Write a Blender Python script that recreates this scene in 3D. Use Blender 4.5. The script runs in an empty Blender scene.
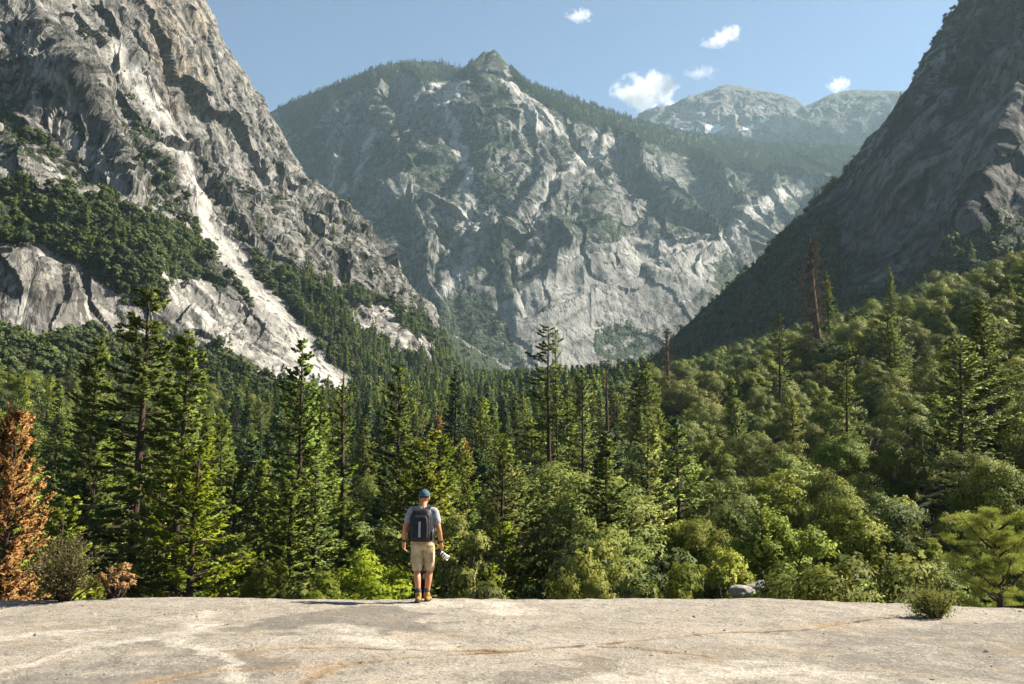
import bpy, math, random
import numpy as np
from mathutils import Vector, Matrix

# ------------------------------------------------------------------ basics
SC = bpy.context.scene
COL = SC.collection
RNG = np.random.default_rng(7)
random.seed(7)
R = math.radians
W, HH, F = 1024, 684, 995.0
CAMZ = 1.62
PITCH = math.atan(158.0 / F)
CP, SP = math.cos(PITCH), math.sin(PITCH)
SUN_EL, SUN_AZ = R(43), R(18)            # azimuth measured from +X towards +Y
SUN = np.array([math.cos(SUN_EL) * math.cos(SUN_AZ), math.cos(SUN_EL) * math.sin(SUN_AZ), math.sin(SUN_EL)])


def at(px, py, D):
    """world point at forward distance D seen in the direction of a photo pixel"""
    u, v = (px - 512) / F, (342 - py) / F
    fw, up = CP - SP * v, SP + CP * v
    k = D / fw
    return np.array([u * k, D, CAMZ + up * k])


def ats(lst):
    return np.array([at(*p) for p in lst])


def to_px(P):
    x, y, z = P[..., 0], P[..., 1], P[..., 2] - CAMZ
    c = np.maximum(y * CP + z * SP, 1e-3)
    v = (-y * SP + z * CP) / c
    return 512 + F * x / c, 342 - F * v


# ------------------------------------------------------------------ noise
_perm = np.random.default_rng(3).permutation(256)
_perm = np.concatenate([_perm, _perm])
_g3 = np.random.default_rng(5).normal(size=(256, 3))
_g3 /= np.linalg.norm(_g3, axis=1)[:, None]


def perlin(x, y, z):
    x, y, z = np.broadcast_arrays(np.asarray(x, float), np.asarray(y, float), np.asarray(z, float))
    xi, yi, zi = np.floor(x).astype(int), np.floor(y).astype(int), np.floor(z).astype(int)
    xf, yf, zf = x - xi, y - yi, z - zi
    xi &= 255; yi &= 255; zi &= 255
    fu = lambda t: t * t * t * (t * (t * 6 - 15) + 10)
    u, v, w = fu(xf), fu(yf), fu(zf)
    def g(dx, dy, dz):
        h = _perm[_perm[_perm[(xi + dx) & 255] + ((yi + dy) & 255)] + ((zi + dz) & 255)]
        G = _g3[h]
        return G[..., 0] * (xf - dx) + G[..., 1] * (yf - dy) + G[..., 2] * (zf - dz)
    l = lambda a, b, t: a + (b - a) * t
    x00 = l(g(0, 0, 0), g(1, 0, 0), u); x10 = l(g(0, 1, 0), g(1, 1, 0), u)
    x01 = l(g(0, 0, 1), g(1, 0, 1), u); x11 = l(g(0, 1, 1), g(1, 1, 1), u)
    return l(l(x00, x10, v), l(x01, x11, v), w) * 1.5


def fbm(x, y, z, oct=5, gain=.5, lac=2.03):
    s, a = 0, 1.0
    for i in range(oct):
        s = s + a * perlin(x + 17.3 * i, y + 5.1 * i, z + 9.7 * i)
        x, y, z = x * lac, y * lac, z * lac
        a *= gain
    return s


def ridged(x, y, z, oct=5, gain=.5, lac=2.03):
    s, a = 0, 1.0
    for i in range(oct):
        s = s + a * (1 - 2 * np.abs(perlin(x + 11.3 * i, y + 7.1 * i, z + 3.7 * i)))
        x, y, z = x * lac, y * lac, z * lac
        a *= gain
    return s


def sstep(a, b, x):
    t = np.clip((x - a) / (b - a), 0, 1)
    return t * t * (3 - 2 * t)


def in_poly(px, py, poly):
    poly = np.asarray(poly, float)
    c = np.zeros(px.shape, bool)
    j = len(poly) - 1
    for i in range(len(poly)):
        xi, yi = poly[i]; xj, yj = poly[j]
        t = ((yi > py) != (yj > py)) & (px < (xj - xi) * (py - yi) / (yj - yi + 1e-9) + xi)
        c ^= t
        j = i
    return c


def d_line(x, y, pts):
    """distance to a 2D polyline"""
    pts = np.asarray(pts, float)
    d = np.full(np.shape(x), 1e9)
    for a, b in zip(pts[:-1], pts[1:]):
        ab = b[:2] - a[:2]
        t = np.clip(((x - a[0]) * ab[0] + (y - a[1]) * ab[1]) / (ab @ ab + 1e-12), 0, 1)
        d = np.minimum(d, np.hypot(x - a[0] - ab[0] * t, y - a[1] - ab[1] * t))
    return d


# ------------------------------------------------------------------ mesh helpers
def mesh_np(name, V, faces, mats=(), smooth=False, attrs=None, mat_idx=None):
    """faces: (n,3) or (n,4) int array, or a list of such arrays"""
    if not isinstance(faces, (list, tuple)):
        faces = [faces]
    faces = [np.asarray(f, np.int32) for f in faces if len(f)]
    me = bpy.data.meshes.new(name)
    V = np.asarray(V, np.float32)
    me.vertices.add(len(V))
    me.vertices.foreach_set('co', V.ravel())
    loops = np.concatenate([f.ravel() for f in faces])
    tot = np.concatenate([np.full(len(f), f.shape[1], np.int32) for f in faces])
    start = np.concatenate([[0], np.cumsum(tot)[:-1]]).astype(np.int32)
    me.loops.add(len(loops))
    me.loops.foreach_set('vertex_index', loops)
    me.polygons.add(len(tot))
    me.polygons.foreach_set('loop_start', start)
    me.polygons.foreach_set('loop_total', tot)
    if mat_idx is not None:
        me.polygons.foreach_set('material_index', np.asarray(mat_idx, np.int32))
    me.polygons.foreach_set('use_smooth', np.full(len(tot), smooth, bool))
    for k, a in (attrs or {}).items():
        at_ = me.attributes.new(k, 'FLOAT', 'POINT')
        at_.data.foreach_set('value', np.asarray(a, np.float32))
    for m in mats:
        me.materials.append(m)
    me.update(calc_edges=True)
    me.validate()
    return me


def link(name, me, parent=None, **kw):
    o = bpy.data.objects.new(name, me)
    COL.objects.link(o)
    if parent is not None:
        o.parent = parent
    tag(o, **kw)
    return o


def tag(o, label=None, cat=None, group=None, kind=None):
    if label: o['label'] = label
    if cat: o['category'] = cat
    if group: o['group'] = group
    if kind: o['kind'] = kind
    return o


def grid_faces(n, m):
    i = np.arange(n - 1)[:, None] * m + np.arange(m - 1)[None, :]
    i = i.ravel()
    return np.stack([i, i + 1, i + m + 1, i + m], 1)


def leaf_normals(me, N):
    """leaves of a clump take the clump's rounded shading normal (where one was given)"""
    has = np.abs(N).sum(1) > 1e-6
    if not has.any() or len(N) != len(me.vertices): return
    vn = np.empty(len(N) * 3, np.float32)
    me.vertex_normals.foreach_get('vector', vn)
    M = np.where(has[:, None], N, vn.reshape(-1, 3))
    M = M / (np.linalg.norm(M, axis=1)[:, None] + 1e-9)
    me.polygons.foreach_set('use_smooth', np.ones(len(me.polygons), bool))
    me.normals_split_custom_set_from_vertices(M.astype(np.float32))


class Geo:
    """collects vertices and faces (with a tint per vertex) for ONE mesh"""
    def __init__(s):
        s.V, s.Q, s.T, s.tint, s.n, s.nrm = [], [], [], [], 0, []

    def add(s, V, faces, tint=0.5, nrm=None):
        V = np.asarray(V, float)
        s.nrm.append(nrm if nrm is not None else np.zeros((len(V), 3)))
        f = np.asarray(faces, int) + s.n
        (s.Q if f.shape[1] == 4 else s.T).append(f)
        s.V.append(V)
        s.tint.append(np.broadcast_to(np.asarray(tint, float), (len(V),)))
        s.n += len(V)

    def tube(s, pts, rad, sides=6, tint=.5, cap=False):
        pts = np.asarray(pts, float); rad = np.broadcast_to(np.asarray(rad, float), (len(pts),))
        t = np.gradient(pts, axis=0)
        t /= np.linalg.norm(t, axis=1)[:, None] + 1e-9
        ref = np.array([0, 0, 1.0]) if abs(t[0][2]) < .8 else np.array([1.0, 0, 0])
        a = np.cross(t, ref); a /= np.linalg.norm(a, axis=1)[:, None] + 1e-9
        b = np.cross(t, a)
        th = np.arange(sides) / sides * 2 * np.pi
        V = (pts[:, None] + rad[:, None, None] * (np.cos(th)[None, :, None] * a[:, None] + np.sin(th)[None, :, None] * b[:, None])).reshape(-1, 3)
        n = len(pts)
        i, j = np.meshgrid(np.arange(n - 1), np.arange(sides), indexing='ij')
        i, j = i.ravel(), j.ravel(); j2 = (j + 1) % sides
        s.add(V, np.stack([i * sides + j, i * sides + j2, (i + 1) * sides + j2, (i + 1) * sides + j], 1), tint)
        if cap:
            for k, fl in ((0, 1), (n - 1, 0)):
                c = np.vstack([V[k * sides:(k + 1) * sides], pts[k]])
                jj = np.arange(sides)
                tri = np.stack([jj, (jj + 1) % sides, np.full(sides, sides)], 1)
                s.add(c, tri[:, ::-1] if fl else tri, tint)

    def mesh(s, name, mats=(), smooth=False):
        V = np.concatenate(s.V)
        f = []
        if s.Q: f.append(np.concatenate(s.Q))
        if s.T: f.append(np.concatenate(s.T))
        me = mesh_np(name, V, f, mats, smooth, {'tint': np.concatenate(s.tint)})
        leaf_normals(me, np.concatenate(s.nrm))
        return me


# ------------------------------------------------------------------ node helper
class NT:
    def __init__(s, name):
        s.m = bpy.data.materials.new(name)
        s.m.use_nodes = True
        s.t = s.m.node_tree
        s.t.nodes.clear()
        s.out = s.t.nodes.new('ShaderNodeOutputMaterial')

    def n(s, typ, **kw):
        nd = s.t.nodes.new('ShaderNode' + typ)
        ins = kw.pop('ins', {})
        for k, v in kw.items():
            setattr(nd, k, v)
        for k, v in ins.items():
            if isinstance(v, bpy.types.NodeSocket):
                s.t.links.new(v, nd.inputs[k])
            else:
                nd.inputs[k].default_value = v
        return nd

    def noise(s, vec, scale, detail=4, rough=.55, dist=0, sc=(1, 1, 1), rot=(0, 0, 0)):
        mp = s.n('Mapping', ins={'Vector': vec, 'Scale': sc, 'Rotation': rot})
        return s.n('TexNoise', ins={'Vector': mp.outputs[0], 'Scale': scale, 'Detail': detail, 'Roughness': rough, 'Distortion': dist}).outputs['Fac']

    def ramp(s, fac, stops):
        nd = s.n('ValToRGB', ins={'Fac': fac})
        el = nd.color_ramp.elements
        while len(el) < len(stops): el.new(.5)
        for e, (p, c) in zip(el, stops):
            e.position = p
            e.color = (c, c, c, 1) if isinstance(c, (int, float)) else (*c, 1)
        return nd.outputs['Color']

    def mix(s, fac, a, b, mode='MIX'):
        nd = s.n('Mix', data_type='RGBA', blend_type=mode)
        for k, v in ((0, fac), (6, a), (7, b)):
            if isinstance(v, bpy.types.NodeSocket): s.t.links.new(v, nd.inputs[k])
            else: nd.inputs[k].default_value = v if k == 0 else (*v, 1)
        return nd.outputs[2]

    def math(s, op, a, b=0.0, clamp=False):
        nd = s.n('Math', operation=op, use_clamp=clamp)
        for k, v in ((0, a), (1, b)):
            if isinstance(v, bpy.types.NodeSocket): s.t.links.new(v, nd.inputs[k])
            else: nd.inputs[k].default_value = v
        return nd.outputs[0]

    def attr(s, name):
        return s.n('Attribute', attribute_name=name).outputs['Fac']

    def pos(s):
        return s.n('NewGeometry').outputs['Position']

    def obj(s):
        return s.n('TexCoord').outputs['Object']

    def surf(s, sh):
        s.t.links.new(sh, s.out.inputs['Surface'])
        return s.m

    def principled(s, col, rough=.9, spec=.2, normal=None, **kw):
        nd = s.n('BsdfPrincipled')
        for k, v in [('Base Color', col), ('Roughness', rough), ('Specular IOR Level', spec), *kw.items()]:
            if isinstance(v, bpy.types.NodeSocket): s.t.links.new(v, nd.inputs[k])
            else: nd.inputs[k].default_value = (*v, 1) if isinstance(v, tuple) and len(v) == 3 else v
        if normal is not None: s.t.links.new(normal, nd.inputs['Normal'])
        return nd.outputs[0]

    def bump(s, h, strength=.5, dist=1.0, normal=None):
        nd = s.n('Bump', ins={'Height': h, 'Strength': strength, 'Distance': dist})
        if normal is not None: s.t.links.new(normal, nd.inputs['Normal'])
        return nd.outputs[0]


def simple_mat(name, col, rough=.7, spec=.3, var=.12, scale=30, bump=0, **kw):
    n = NT(name)
    nz = n.noise(n.obj(), scale, 5)
    lo = tuple(max(0, c * (1 - var * 1.6)) for c in col); hi = tuple(min(1, c * (1 + var * 1.6)) for c in col)
    c = n.ramp(nz, [(.3, lo), (.7, hi)])
    nm = n.bump(nz, bump, .02) if bump else None
    return n.surf(n.principled(c, rough, spec, nm, **kw))
SUN_EL, SUN_AZ = R(40), R(13)
SUN = np.array([math.cos(SUN_EL) * math.cos(SUN_AZ), math.cos(SUN_EL) * math.sin(SUN_AZ), math.sin(SUN_EL)])
SUN_E, SKY_AIR, SKY_DUST, SKY_OZ, SKY_S, EXPO = 5.0, 1.0, .25, 1.7, .036, 1.95
STEP = 1.5
HAZE_D = 4.2e-5
# ------------------------------------------------------------------ terrain fields (world space)
def ridge_field(x, y, ridges):
    """max over ridge polylines of (crest height - drop(distance)); ridges: (points, slope right/left, profile)"""
    h = np.full(x.shape, -1e4)
    for pts, sl, sr, brk, s2 in ridges:
        for a, b in zip(pts[:-1], pts[1:]):
            ab = (b - a)[:2]
            L2 = ab @ ab + 1e-9
            t = np.clip(((x - a[0]) * ab[0] + (y - a[1]) * ab[1]) / L2, 0, 1)
            dx, dy = x - a[0] - ab[0] * t, y - a[1] - ab[1] * t
            d = np.hypot(dx, dy)
            s = .5 * (sl + sr)
            z = a[2] + (b[2] - a[2]) * t
            drop = np.where(d * s < brk, d * s, brk + (d - brk / s) * s2)
            h = np.maximum(h, z - drop)
    return h


# valley ground: thin-plate surface through surveyed points
_gc = np.array([
    # x, y, z
    (-60, 22, -6), (-30, 22, -4.5), (-14, 24, -5.5), (0, 24, -6), (10, 24, -5), (17, 24, -3.2), (30, 25, -1.5), (50, 30, 2),
    (-60, 45, -10), (-25, 45, -11), (0, 45, -12), (22, 45, -9), (45, 50, -1),
    (-90, 80, -10), (-40, 85, -14), (0, 90, -14), (30, 90, -7), (55, 95, 4), (90, 100, 16),
    (-140, 160, 0), (-70, 160, -12), (-10, 170, -13), (35, 160, 3), (75, 165, 22), (125, 180, 43),
    (-200, 280, 35), (-100, 300, 2), (-30, 320, -8), (30, 300, 14), (70, 290, 36), (129, 250, 58), (170, 300, 75),
    (-240, 420, 60), (-110, 450, 22), (0, 480, 10), (62, 480, 46), (100, 330, 54), (79, 420, 54), (200, 450, 90),
    (-160, 700, 62), (-40, 720, 40), (60, 720, 48), (160, 650, 95),
    (-120, 1000, 105), (20, 1050, 85), (150, 1000, 120),
    (-60, 1500, 160), (60, 1500, 145), (200, 1400, 155), (80, 2000, 220), (-300, 2000, 300), (400, 2000, 300),
    (-400, 600, 150), (400, 600, 180)])


def _tps(P, z):
    n = len(P)
    r = np.linalg.norm(P[:, None] - P[None], axis=2)
    K = np.where(r > 0, r * r * np.log(r + 1e-9), 0) + np.eye(n) * 30
    A = np.zeros((n + 3, n + 3))
    A[:n, :n] = K; A[:n, n] = 1; A[:n, n + 1:] = P; A[n, :n] = 1; A[n + 1:, :n] = P.T
    return np.linalg.solve(A, np.concatenate([z, [0, 0, 0]]))


_gs = 100.0
_gP = np.stack([_gc[:, 0], _gc[:, 1] * 1.0], 1) / _gs
# sample in log-distance space so near and far points weigh alike
def _gmap(x, y):
    r = np.hypot(x, y) + 30
    k = np.log(r / 30) / r
    return np.stack([x * k, y * k], -1) * 2.0
_gw = _tps(_gmap(_gc[:, 0], _gc[:, 1]), _gc[:, 2])
_gq = _gmap(_gc[:, 0], _gc[:, 1])


def ground_z(x, y):
    x = np.asarray(x, float); y = np.asarray(y, float)
    q = _gmap(x, y)
    z = _gw[-3] + q @ _gw[-2:]
    for p, w in zip(_gq, _gw[:-3]):
        r = np.linalg.norm(q - p, axis=-1)
        z = z + w * np.where(r > 0, r * r * np.log(r + 1e-9), 0)
    d = np.hypot(x, y)
    return z + fbm(x / 40, y / 40, 0, 4) * np.clip(d / 100, .25, 2.5)


# left wall
L_CREST = np.vstack([np.array([(-900, 150, 300), (-760, 300, 420), (-640, 470, 520), (-500, 640, 560), (-400, 800, 550)]),
                     ats([(175, -40, 920), (205, 0, 950), (222, 40, 975), (240, 75, 1000), (262, 103, 1030),
               (283, 132, 1060), (296, 165, 1075), (305, 190, 1090), (335, 225, 1150), (365, 250, 1200), (400, 285, 1270), (440, 325, 1350),
               (480, 352, 1430), (520, 372, 1520), (548, 382, 1600)])])
L_RIDGES = [(L_CREST, 2.1, 2.1, 330, .95)]
def L_spur(p, sl=1.8, sr=1.8, brk=140, s2=.95): L_RIDGES.append((ats(p), sl, sr, brk, s2))
L_spur([(90, -60, 800), (112, 20, 770), (125, 60, 745), (150, 110, 735), (180, 165, 735), (215, 232, 730), (250, 290, 715), (300, 350, 700)], 1.8, 1.9, 120)
L_spur([(203, 15, 935), (205, 60, 905), (215, 110, 895), (235, 170, 895), (270, 230, 890), (310, 280, 890), (360, 320, 890), (420, 350, 930)], 1.8, 1.9, 130)
L_spur([(0, -60, 680), (20, 10, 660), (40, 60, 630), (70, 110, 615), (105, 160, 600), (130, 195, 585)], 1.8, 1.8, 120)
L_spur([(250, 100, 1005), (265, 150, 1000), (285, 200, 1010), (310, 245, 1040), (350, 275, 1080), (400, 310, 1120)], 1.8, 1.8, 120)
L_spur([(-200, 90, 520), (-90, 120, 510), (-10, 150, 505), (20, 190, 500), (60, 225, 495), (110, 262, 490), (170, 300, 490), (240, 340, 510), (330, 390, 550)], .9, 1.1, 80, .9)
L_spur([(-160, 200, 400), (-60, 225, 395), (15, 250, 390), (45, 275, 385), (90, 305, 385), (120, 330, 385)], 1.2, 1.5, 40, 1.2)


def left_z(x, y):
    h = ridge_field(x, y, L_RIDGES)
    w = fbm(x / 160, y / 160, 2.2, 3) * 30
    h2 = ridge_field(x + w, y + fbm(x / 150, y / 150, 7.7, 3) * 30, L_RIDGES)
    kk = sstep(10, 120, d_line(x, y, L_CREST)) * .75
    h = h + (h2 - h) * kk
    c = x * .46 + y * .886; f = x * .886 - y * .46
    c = c + fbm(x / 90, y / 90, 33.0, 3) * 22
    rib = ridged(c / 62, f / 380, 4.4, 2, .5) * 13 + ridged(c / 24, f / 160, 6.1, 2, .5) * 4.5
    return h + rib * sstep(0, 70, d_line(x, y, L_CREST)) * sstep(20, 130, h - ground_z(x, y))


# right mountain
R_CREST = np.vstack([np.array([(1500, 560, 330), (1050, 640, 430), (760, 690, 470), (560, 700, 450)]),
                     ats([(1040, -60, 730), (962, 0, 760), (932, 48, 790), (905, 95, 815), (872, 140, 845), (820, 190, 895), (760, 255, 955),
                          (700, 314, 1010), (660, 350, 1060), (625, 379, 1120), (585, 402, 1180)])])
R_RIDGES = [(R_CREST, 1.42, 1.42, 900, .8)]
def R_spur(p, sl=1.4, sr=1.4, brk=90, s2=1.2): R_RIDGES.append((ats(p), sl, sr, brk, s2))
R_spur([(985, -20, 735), (970, 60, 690), (950, 130, 640), (915, 200, 595), (890, 260, 560)])
R_spur([(1080, -100, 700), (1050, 0, 620), (1020, 90, 565), (1000, 160, 520), (960, 230, 480)])
R_spur([(890, 120, 830), (860, 180, 785), (820, 240, 735), (790, 300, 680)])
R_spur([(790, 225, 920), (760, 280, 870), (730, 330, 810)])


def right_z(x, y):
    w = fbm(x / 140, y / 140, 3.2, 3) * 24
    h = ridge_field(x + w * .6, y + fbm(x / 130, y / 130, 9.7, 3) * 18, R_RIDGES)
    g = ground_z(x, y)
    k = sstep(0, 120, h - g)
    return h


# central peak
M_RIDGES = []
def M(p, sl=1.1, sr=1.1, brk=400, s2=.85):
    k = 1.75 if M_RIDGES else 1.0
    M_RIDGES.append((ats(p), sl * k, sr * k, brk, s2))
M([(225, 140, 3150), (270, 112, 3000), (283, 105, 2950), (330, 86, 2850), (372, 70, 2800), (392, 63, 2850), (437, 60, 2950), (466, 69, 2900), (474, 72, 2560), (482, 66, 2510), (485, 49, 2500),
   (489, 52, 2490), (494, 48, 2490), (498, 57, 2490), (503, 68, 2500), (515, 77, 2520), (545, 88, 2600), (600, 107, 2750), (650, 124, 2850),
   (700, 136, 2950), (760, 144, 3050), (830, 146, 3150), (900, 150, 3250)], 1.34, 1.34, 420, 1.12)
M([(404, 74, 2660), (415, 84, 2560), (427, 100, 2480), (440, 132, 2350), (452, 162, 2230), (466, 186, 2120), (482, 215, 2020), (500, 262, 1860)], 1.5, 1.25)
M([(330, 92, 2800), (338, 120, 2620), (335, 160, 2400), (345, 205, 2180), (352, 240, 2020), (380, 275, 1850)], 1.2, 1.2)
M([(383, 72, 2760), (376, 105, 2560), (385, 145, 2350), (400, 185, 2180), (418, 225, 1990), (425, 265, 1830), (432, 305, 1680)], 1.2, 1.3)
M([(494, 56, 2485), (500, 78, 2430), (512, 100, 2370), (522, 125, 2300), (534, 150, 2220), (538, 178, 2110), (528, 205, 2020), (515, 235, 1920), (505, 275, 1790)], 1.75, 1.05)
M([(530, 92, 2540), (545, 120, 2420), (560, 150, 2310), (556, 172, 2220)], 1.2, 1.2)
M([(606, 118, 2680), (612, 135, 2540), (632, 158, 2420), (655, 188, 2280), (685, 218, 2170), (716, 238, 2080)], 1.5, 1.15)
M([(612, 135, 2540), (600, 158, 2380), (588, 180, 2250), (572, 208, 2120), (560, 240, 1960), (548, 262, 1860)], 1.35, 1.2)
M([(690, 148, 2880), (712, 168, 2700), (728, 190, 2560), (742, 205, 2480)], 1.2, 1.1)
M([(760, 165, 3000), (775, 182, 2850), (770, 205, 2680), (740, 235, 2450), (715, 258, 2270)], .9, 1.2)
M([(840, 168, 3180), (830, 190, 2900), (800, 230, 2600), (770, 260, 2400)], .9, .9)
# broad lower slabs
M([(440, 285, 1740), (490, 282, 1790), (545, 262, 1860), (600, 240, 1960), (660, 238, 2020), (720, 250, 2080), (760, 275, 2100)], 1.1, 1.15, 600, 1)
M([(470, 325, 1570), (520, 322, 1600), (585, 300, 1680), (650, 285, 1760), (710, 290, 1800)], 1.15, 1.2, 600, 1)


def mid_z(x, y):
    w1 = fbm(x / 260, y / 260, 3.2, 2) * 50
    w2 = fbm(x / 260, y / 260, 13.7, 2) * 50
    near = ridge_field(x, y, M_RIDGES[:1])
    h0 = ridge_field(x, y, M_RIDGES)
    h1 = ridge_field(x + w1 * .6, y + w2 * .6, M_RIDGES)
    k = sstep(45, 220, d_line(x, y, M_RIDGES[0][0]))
    h = h0 + (h1 - h0) * k
    # ribs and gullies running down the face
    u = x + (.55 - .8 * sstep(-250, 250, x)) * (y - 2300) + fbm(x / 260, y / 260, 21.0, 4) * 120
    rib = ridged(u / 105, y / 620, 2.3, 2, .5) * 26
    h = h + (ridged(x / 330, y / 330, 2.3, 3, .5) * 10 + rib) * k * sstep(60, 330, h - 150)
    return h


# far peaks
F_RIDGES = []
def FM(p, sl=.8, sr=.8): F_RIDGES.append((ats([(q[0], q[1], q[2] * .65) for q in p]), sl, sr, 1500, .6))
FM([(560, 150, 7200), (620, 125, 7100), (650, 116, 7000), (672, 106, 7000), (690, 98, 6950), (708, 91, 6950), (724, 85, 6900), (738, 86, 6900), (757, 91, 6900),
    (775, 101, 6950), (800, 110, 7000), (812, 105, 6900), (830, 96, 6800), (845, 93, 6800), (870, 91, 6750), (900, 91, 6700), (930, 95, 6700), (1000, 110, 6700)])
FM([(728, 87, 6900), (735, 105, 6600), (752, 125, 6250)], 1.0, 1.0)
FM([(690, 95, 6950), (680, 112, 6700), (676, 130, 6400)], .9, .9)
FM([(840, 95, 6800), (822, 112, 6500), (800, 130, 6200)], 1.0, 1.0)
FM([(890, 92, 6700), (880, 115, 6350), (870, 140, 6000)], 1.0, 1.0)


def far_z(x, y):
    k = sstep(0, 230, d_line(x, y, F_RIDGES[0][0])) * .8 + .2
    w1 = fbm(x / 400, y / 400, 3.2, 4) * 70 * k
    h = ridge_field(x + w1, y + w1 * .5, F_RIDGES)
    return h + ridged(x / 280, y / 280, 2.3, 6, .5) * 18 * k


# slab the hiker stands on
def slab_edge(x):
    return 16.9 - .0022 * np.maximum(x, 0) ** 2 - .004 * np.maximum(-x - 3, 0) ** 2 + fbm(x / 3.1, .3, 0, 3) * .18 + .15 * np.sin(x * .7)


def slab_z(x, y, fine=True):
    e = slab_edge(x)
    over = np.maximum(y - e, 0)
    z = -.0028 * np.maximum(x - 1, 0) ** 2 - .0003 * np.maximum(-x, 0) ** 2 + .05 * fbm(x / 6, y / 6, 2, 3) + .0
    z = z + .06 * np.exp(-((x + 3.0) / 4) ** 2 - ((y - 13) / 4) ** 2)
    z = z - .10 * over ** 1.9 - .25 * over
    z = np.maximum(z, -14 - .1 * over)
    if fine:
        z = z + (.016 * fbm(x / .9, y / .9, 5, 4, .55) + .008 * ridged(x / .35, y / .22, 6, 3)) * (1 + over * .5)
    return z


def blur_cols(a, n):
    for _ in range(n):
        p = np.pad(a, ((1, 1), (1, 1)), 'edge')
        a = (p[1:-1, :-2] + 2 * p[1:-1, 1:-1] + p[1:-1, 2:] + p[:-2, 1:-1] + p[2:, 1:-1]) / 6
    return a


def polar_patch(fn, px0, px1, d0, d1, step_px, nr, lower=None):
    """heightfield patch; rows are spread along each profile by its length, so that steep faces get as many rows as flat ones"""
    naz = int((px1 - px0) / step_px) + 1
    t = np.linspace((px0 - 512) / F, (px1 - 512) / F, naz)
    def full(X, Y):
        z = fn(X, Y)
        return z - 4 * np.maximum(d0 + .06 * d0 - Y, 0)
    nf = nr
    r = d0 * np.exp(np.linspace(0, math.log(d1 / d0), nf))
    Y, T = np.meshgrid(r, t, indexing='ij')
    Z = full(T * Y, Y)
    dy = np.diff(Y, axis=0); dz = np.diff(Z, axis=0)
    Ym = (Y[1:] + Y[:-1]) / 2; Zm = (Z[1:] + Z[:-1]) / 2 - CAMZ
    w = np.hypot(dy, dz) / Ym
    vis = sstep(-.15, .15, dz / dy - Zm / Ym)
    w = w * (.1 + .9 * vis)
    if lower is not None:
        w = w * (.15 + .85 * sstep(-30, 5, Zm + CAMZ - lower(T[1:] * Ym, Ym)))
    w = blur_cols(w + 1e-5, 3)
    for _ in range(3):                       # neighbouring profiles share nearly the same row spacing
        k = 24
        cs = np.cumsum(np.pad(w, ((0, 0), (k + 1, k)), 'edge'), 1)
        w = (cs[:, 2 * k + 1:] - cs[:, :-2 * k - 1]) / (2 * k + 1)
    s = np.vstack([np.zeros((1, naz)), np.cumsum(w, 0)])
    s /= s[-1]
    q = np.linspace(0, 1, nr)
    Yn = np.stack([np.interp(q, s[:, j], r) for j in range(naz)], 1)
    Xn = T[:1] * Yn
    return np.stack([Xn, Yn, full(Xn, Yn)], -1).reshape(-1, 3), grid_faces(nr, naz)


def grid_normals(G):
    du = np.gradient(G, axis=1); dv = np.gradient(G, axis=0)
    n = np.cross(du, dv)
    return n / (np.linalg.norm(n, axis=2)[..., None] + 1e-9)


def unit(v):
    v = np.asarray(v, float)
    return v / np.linalg.norm(v)


def aniso(P, e1, l1, l2, l3, fn=ridged, oct=4, gain=.55, seed=0.0):
    """noise stretched along e1 (length l1); l2 across it in the horizontal, l3 in the third direction"""
    e1 = unit(e1)
    e2 = unit(np.cross(e1, [0.3, -1, .2]))
    e3 = np.cross(e1, e2)
    return fn(P @ e1 / l1 + seed, P @ e2 / l2 + seed * .37, P @ e3 / l3 - seed, oct, gain)


def facets(P, size, depth, seed=0, e=None):
    """blocky joints: each cell of a jittered 3D lattice gets its own random plane offset"""
    rr = np.random.default_rng(seed)
    tab = rr.random(4096)
    q = P / np.asarray(size)
    i = np.floor(q).astype(int)
    h = (i[..., 0] * 73856093) ^ (i[..., 1] * 19349663) ^ (i[..., 2] * 83492791)
    return (tab[h & 4095] - .5) * depth


def slabs(P, e1, n_like, period, depth, seed, wob=1.2, wl=3.0, along=6.0, flip=False, crack=None):
    """overlapping exfoliation sheets: a saw-tooth across the joint direction e1, broken along it by noise.
    crack (an array) collects the open joints between the sheets"""
    e1 = unit(e1)
    e2 = np.array([1.0, -.25, 0]); e2 = unit(e2 - e1 * (e2 @ e1))
    e3 = np.cross(e1, e2)
    a, b, c = P @ e1, P @ e2, P @ e3
    q = period * wl
    s = (b + .35 * c) / period + wob * fbm(a / (q * along * .5), b / q, c / q + seed, 2, .5) + .35 * perlin(a / period / 2, b / period * 2, c / period + seed)
    i = np.floor(s)
    fr = s - i
    amp = np.sin(i * 12.9898 + seed * 78.233) * 43758.5453
    amp = amp - np.floor(amp)
    brk = sstep(-.2, .35, perlin(a / (period * along) + i * 7.13, i * 3.7 + seed, .5))
    if crack is not None:
        w = np.minimum(fr, 1 - fr) * period
        np.maximum(crack, (1 - sstep(.35, 1.1 + .05 * period, w)) * sstep(-.6, .1, perlin(a / (period * along * .6) + i * 3.1, i * 5.7 + seed, 8.5)) * (.45 + .55 * amp), out=crack)
    return depth * (fr if flip else 1 - fr) * (.08 + 1.15 * amp ** 2) * brk
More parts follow.
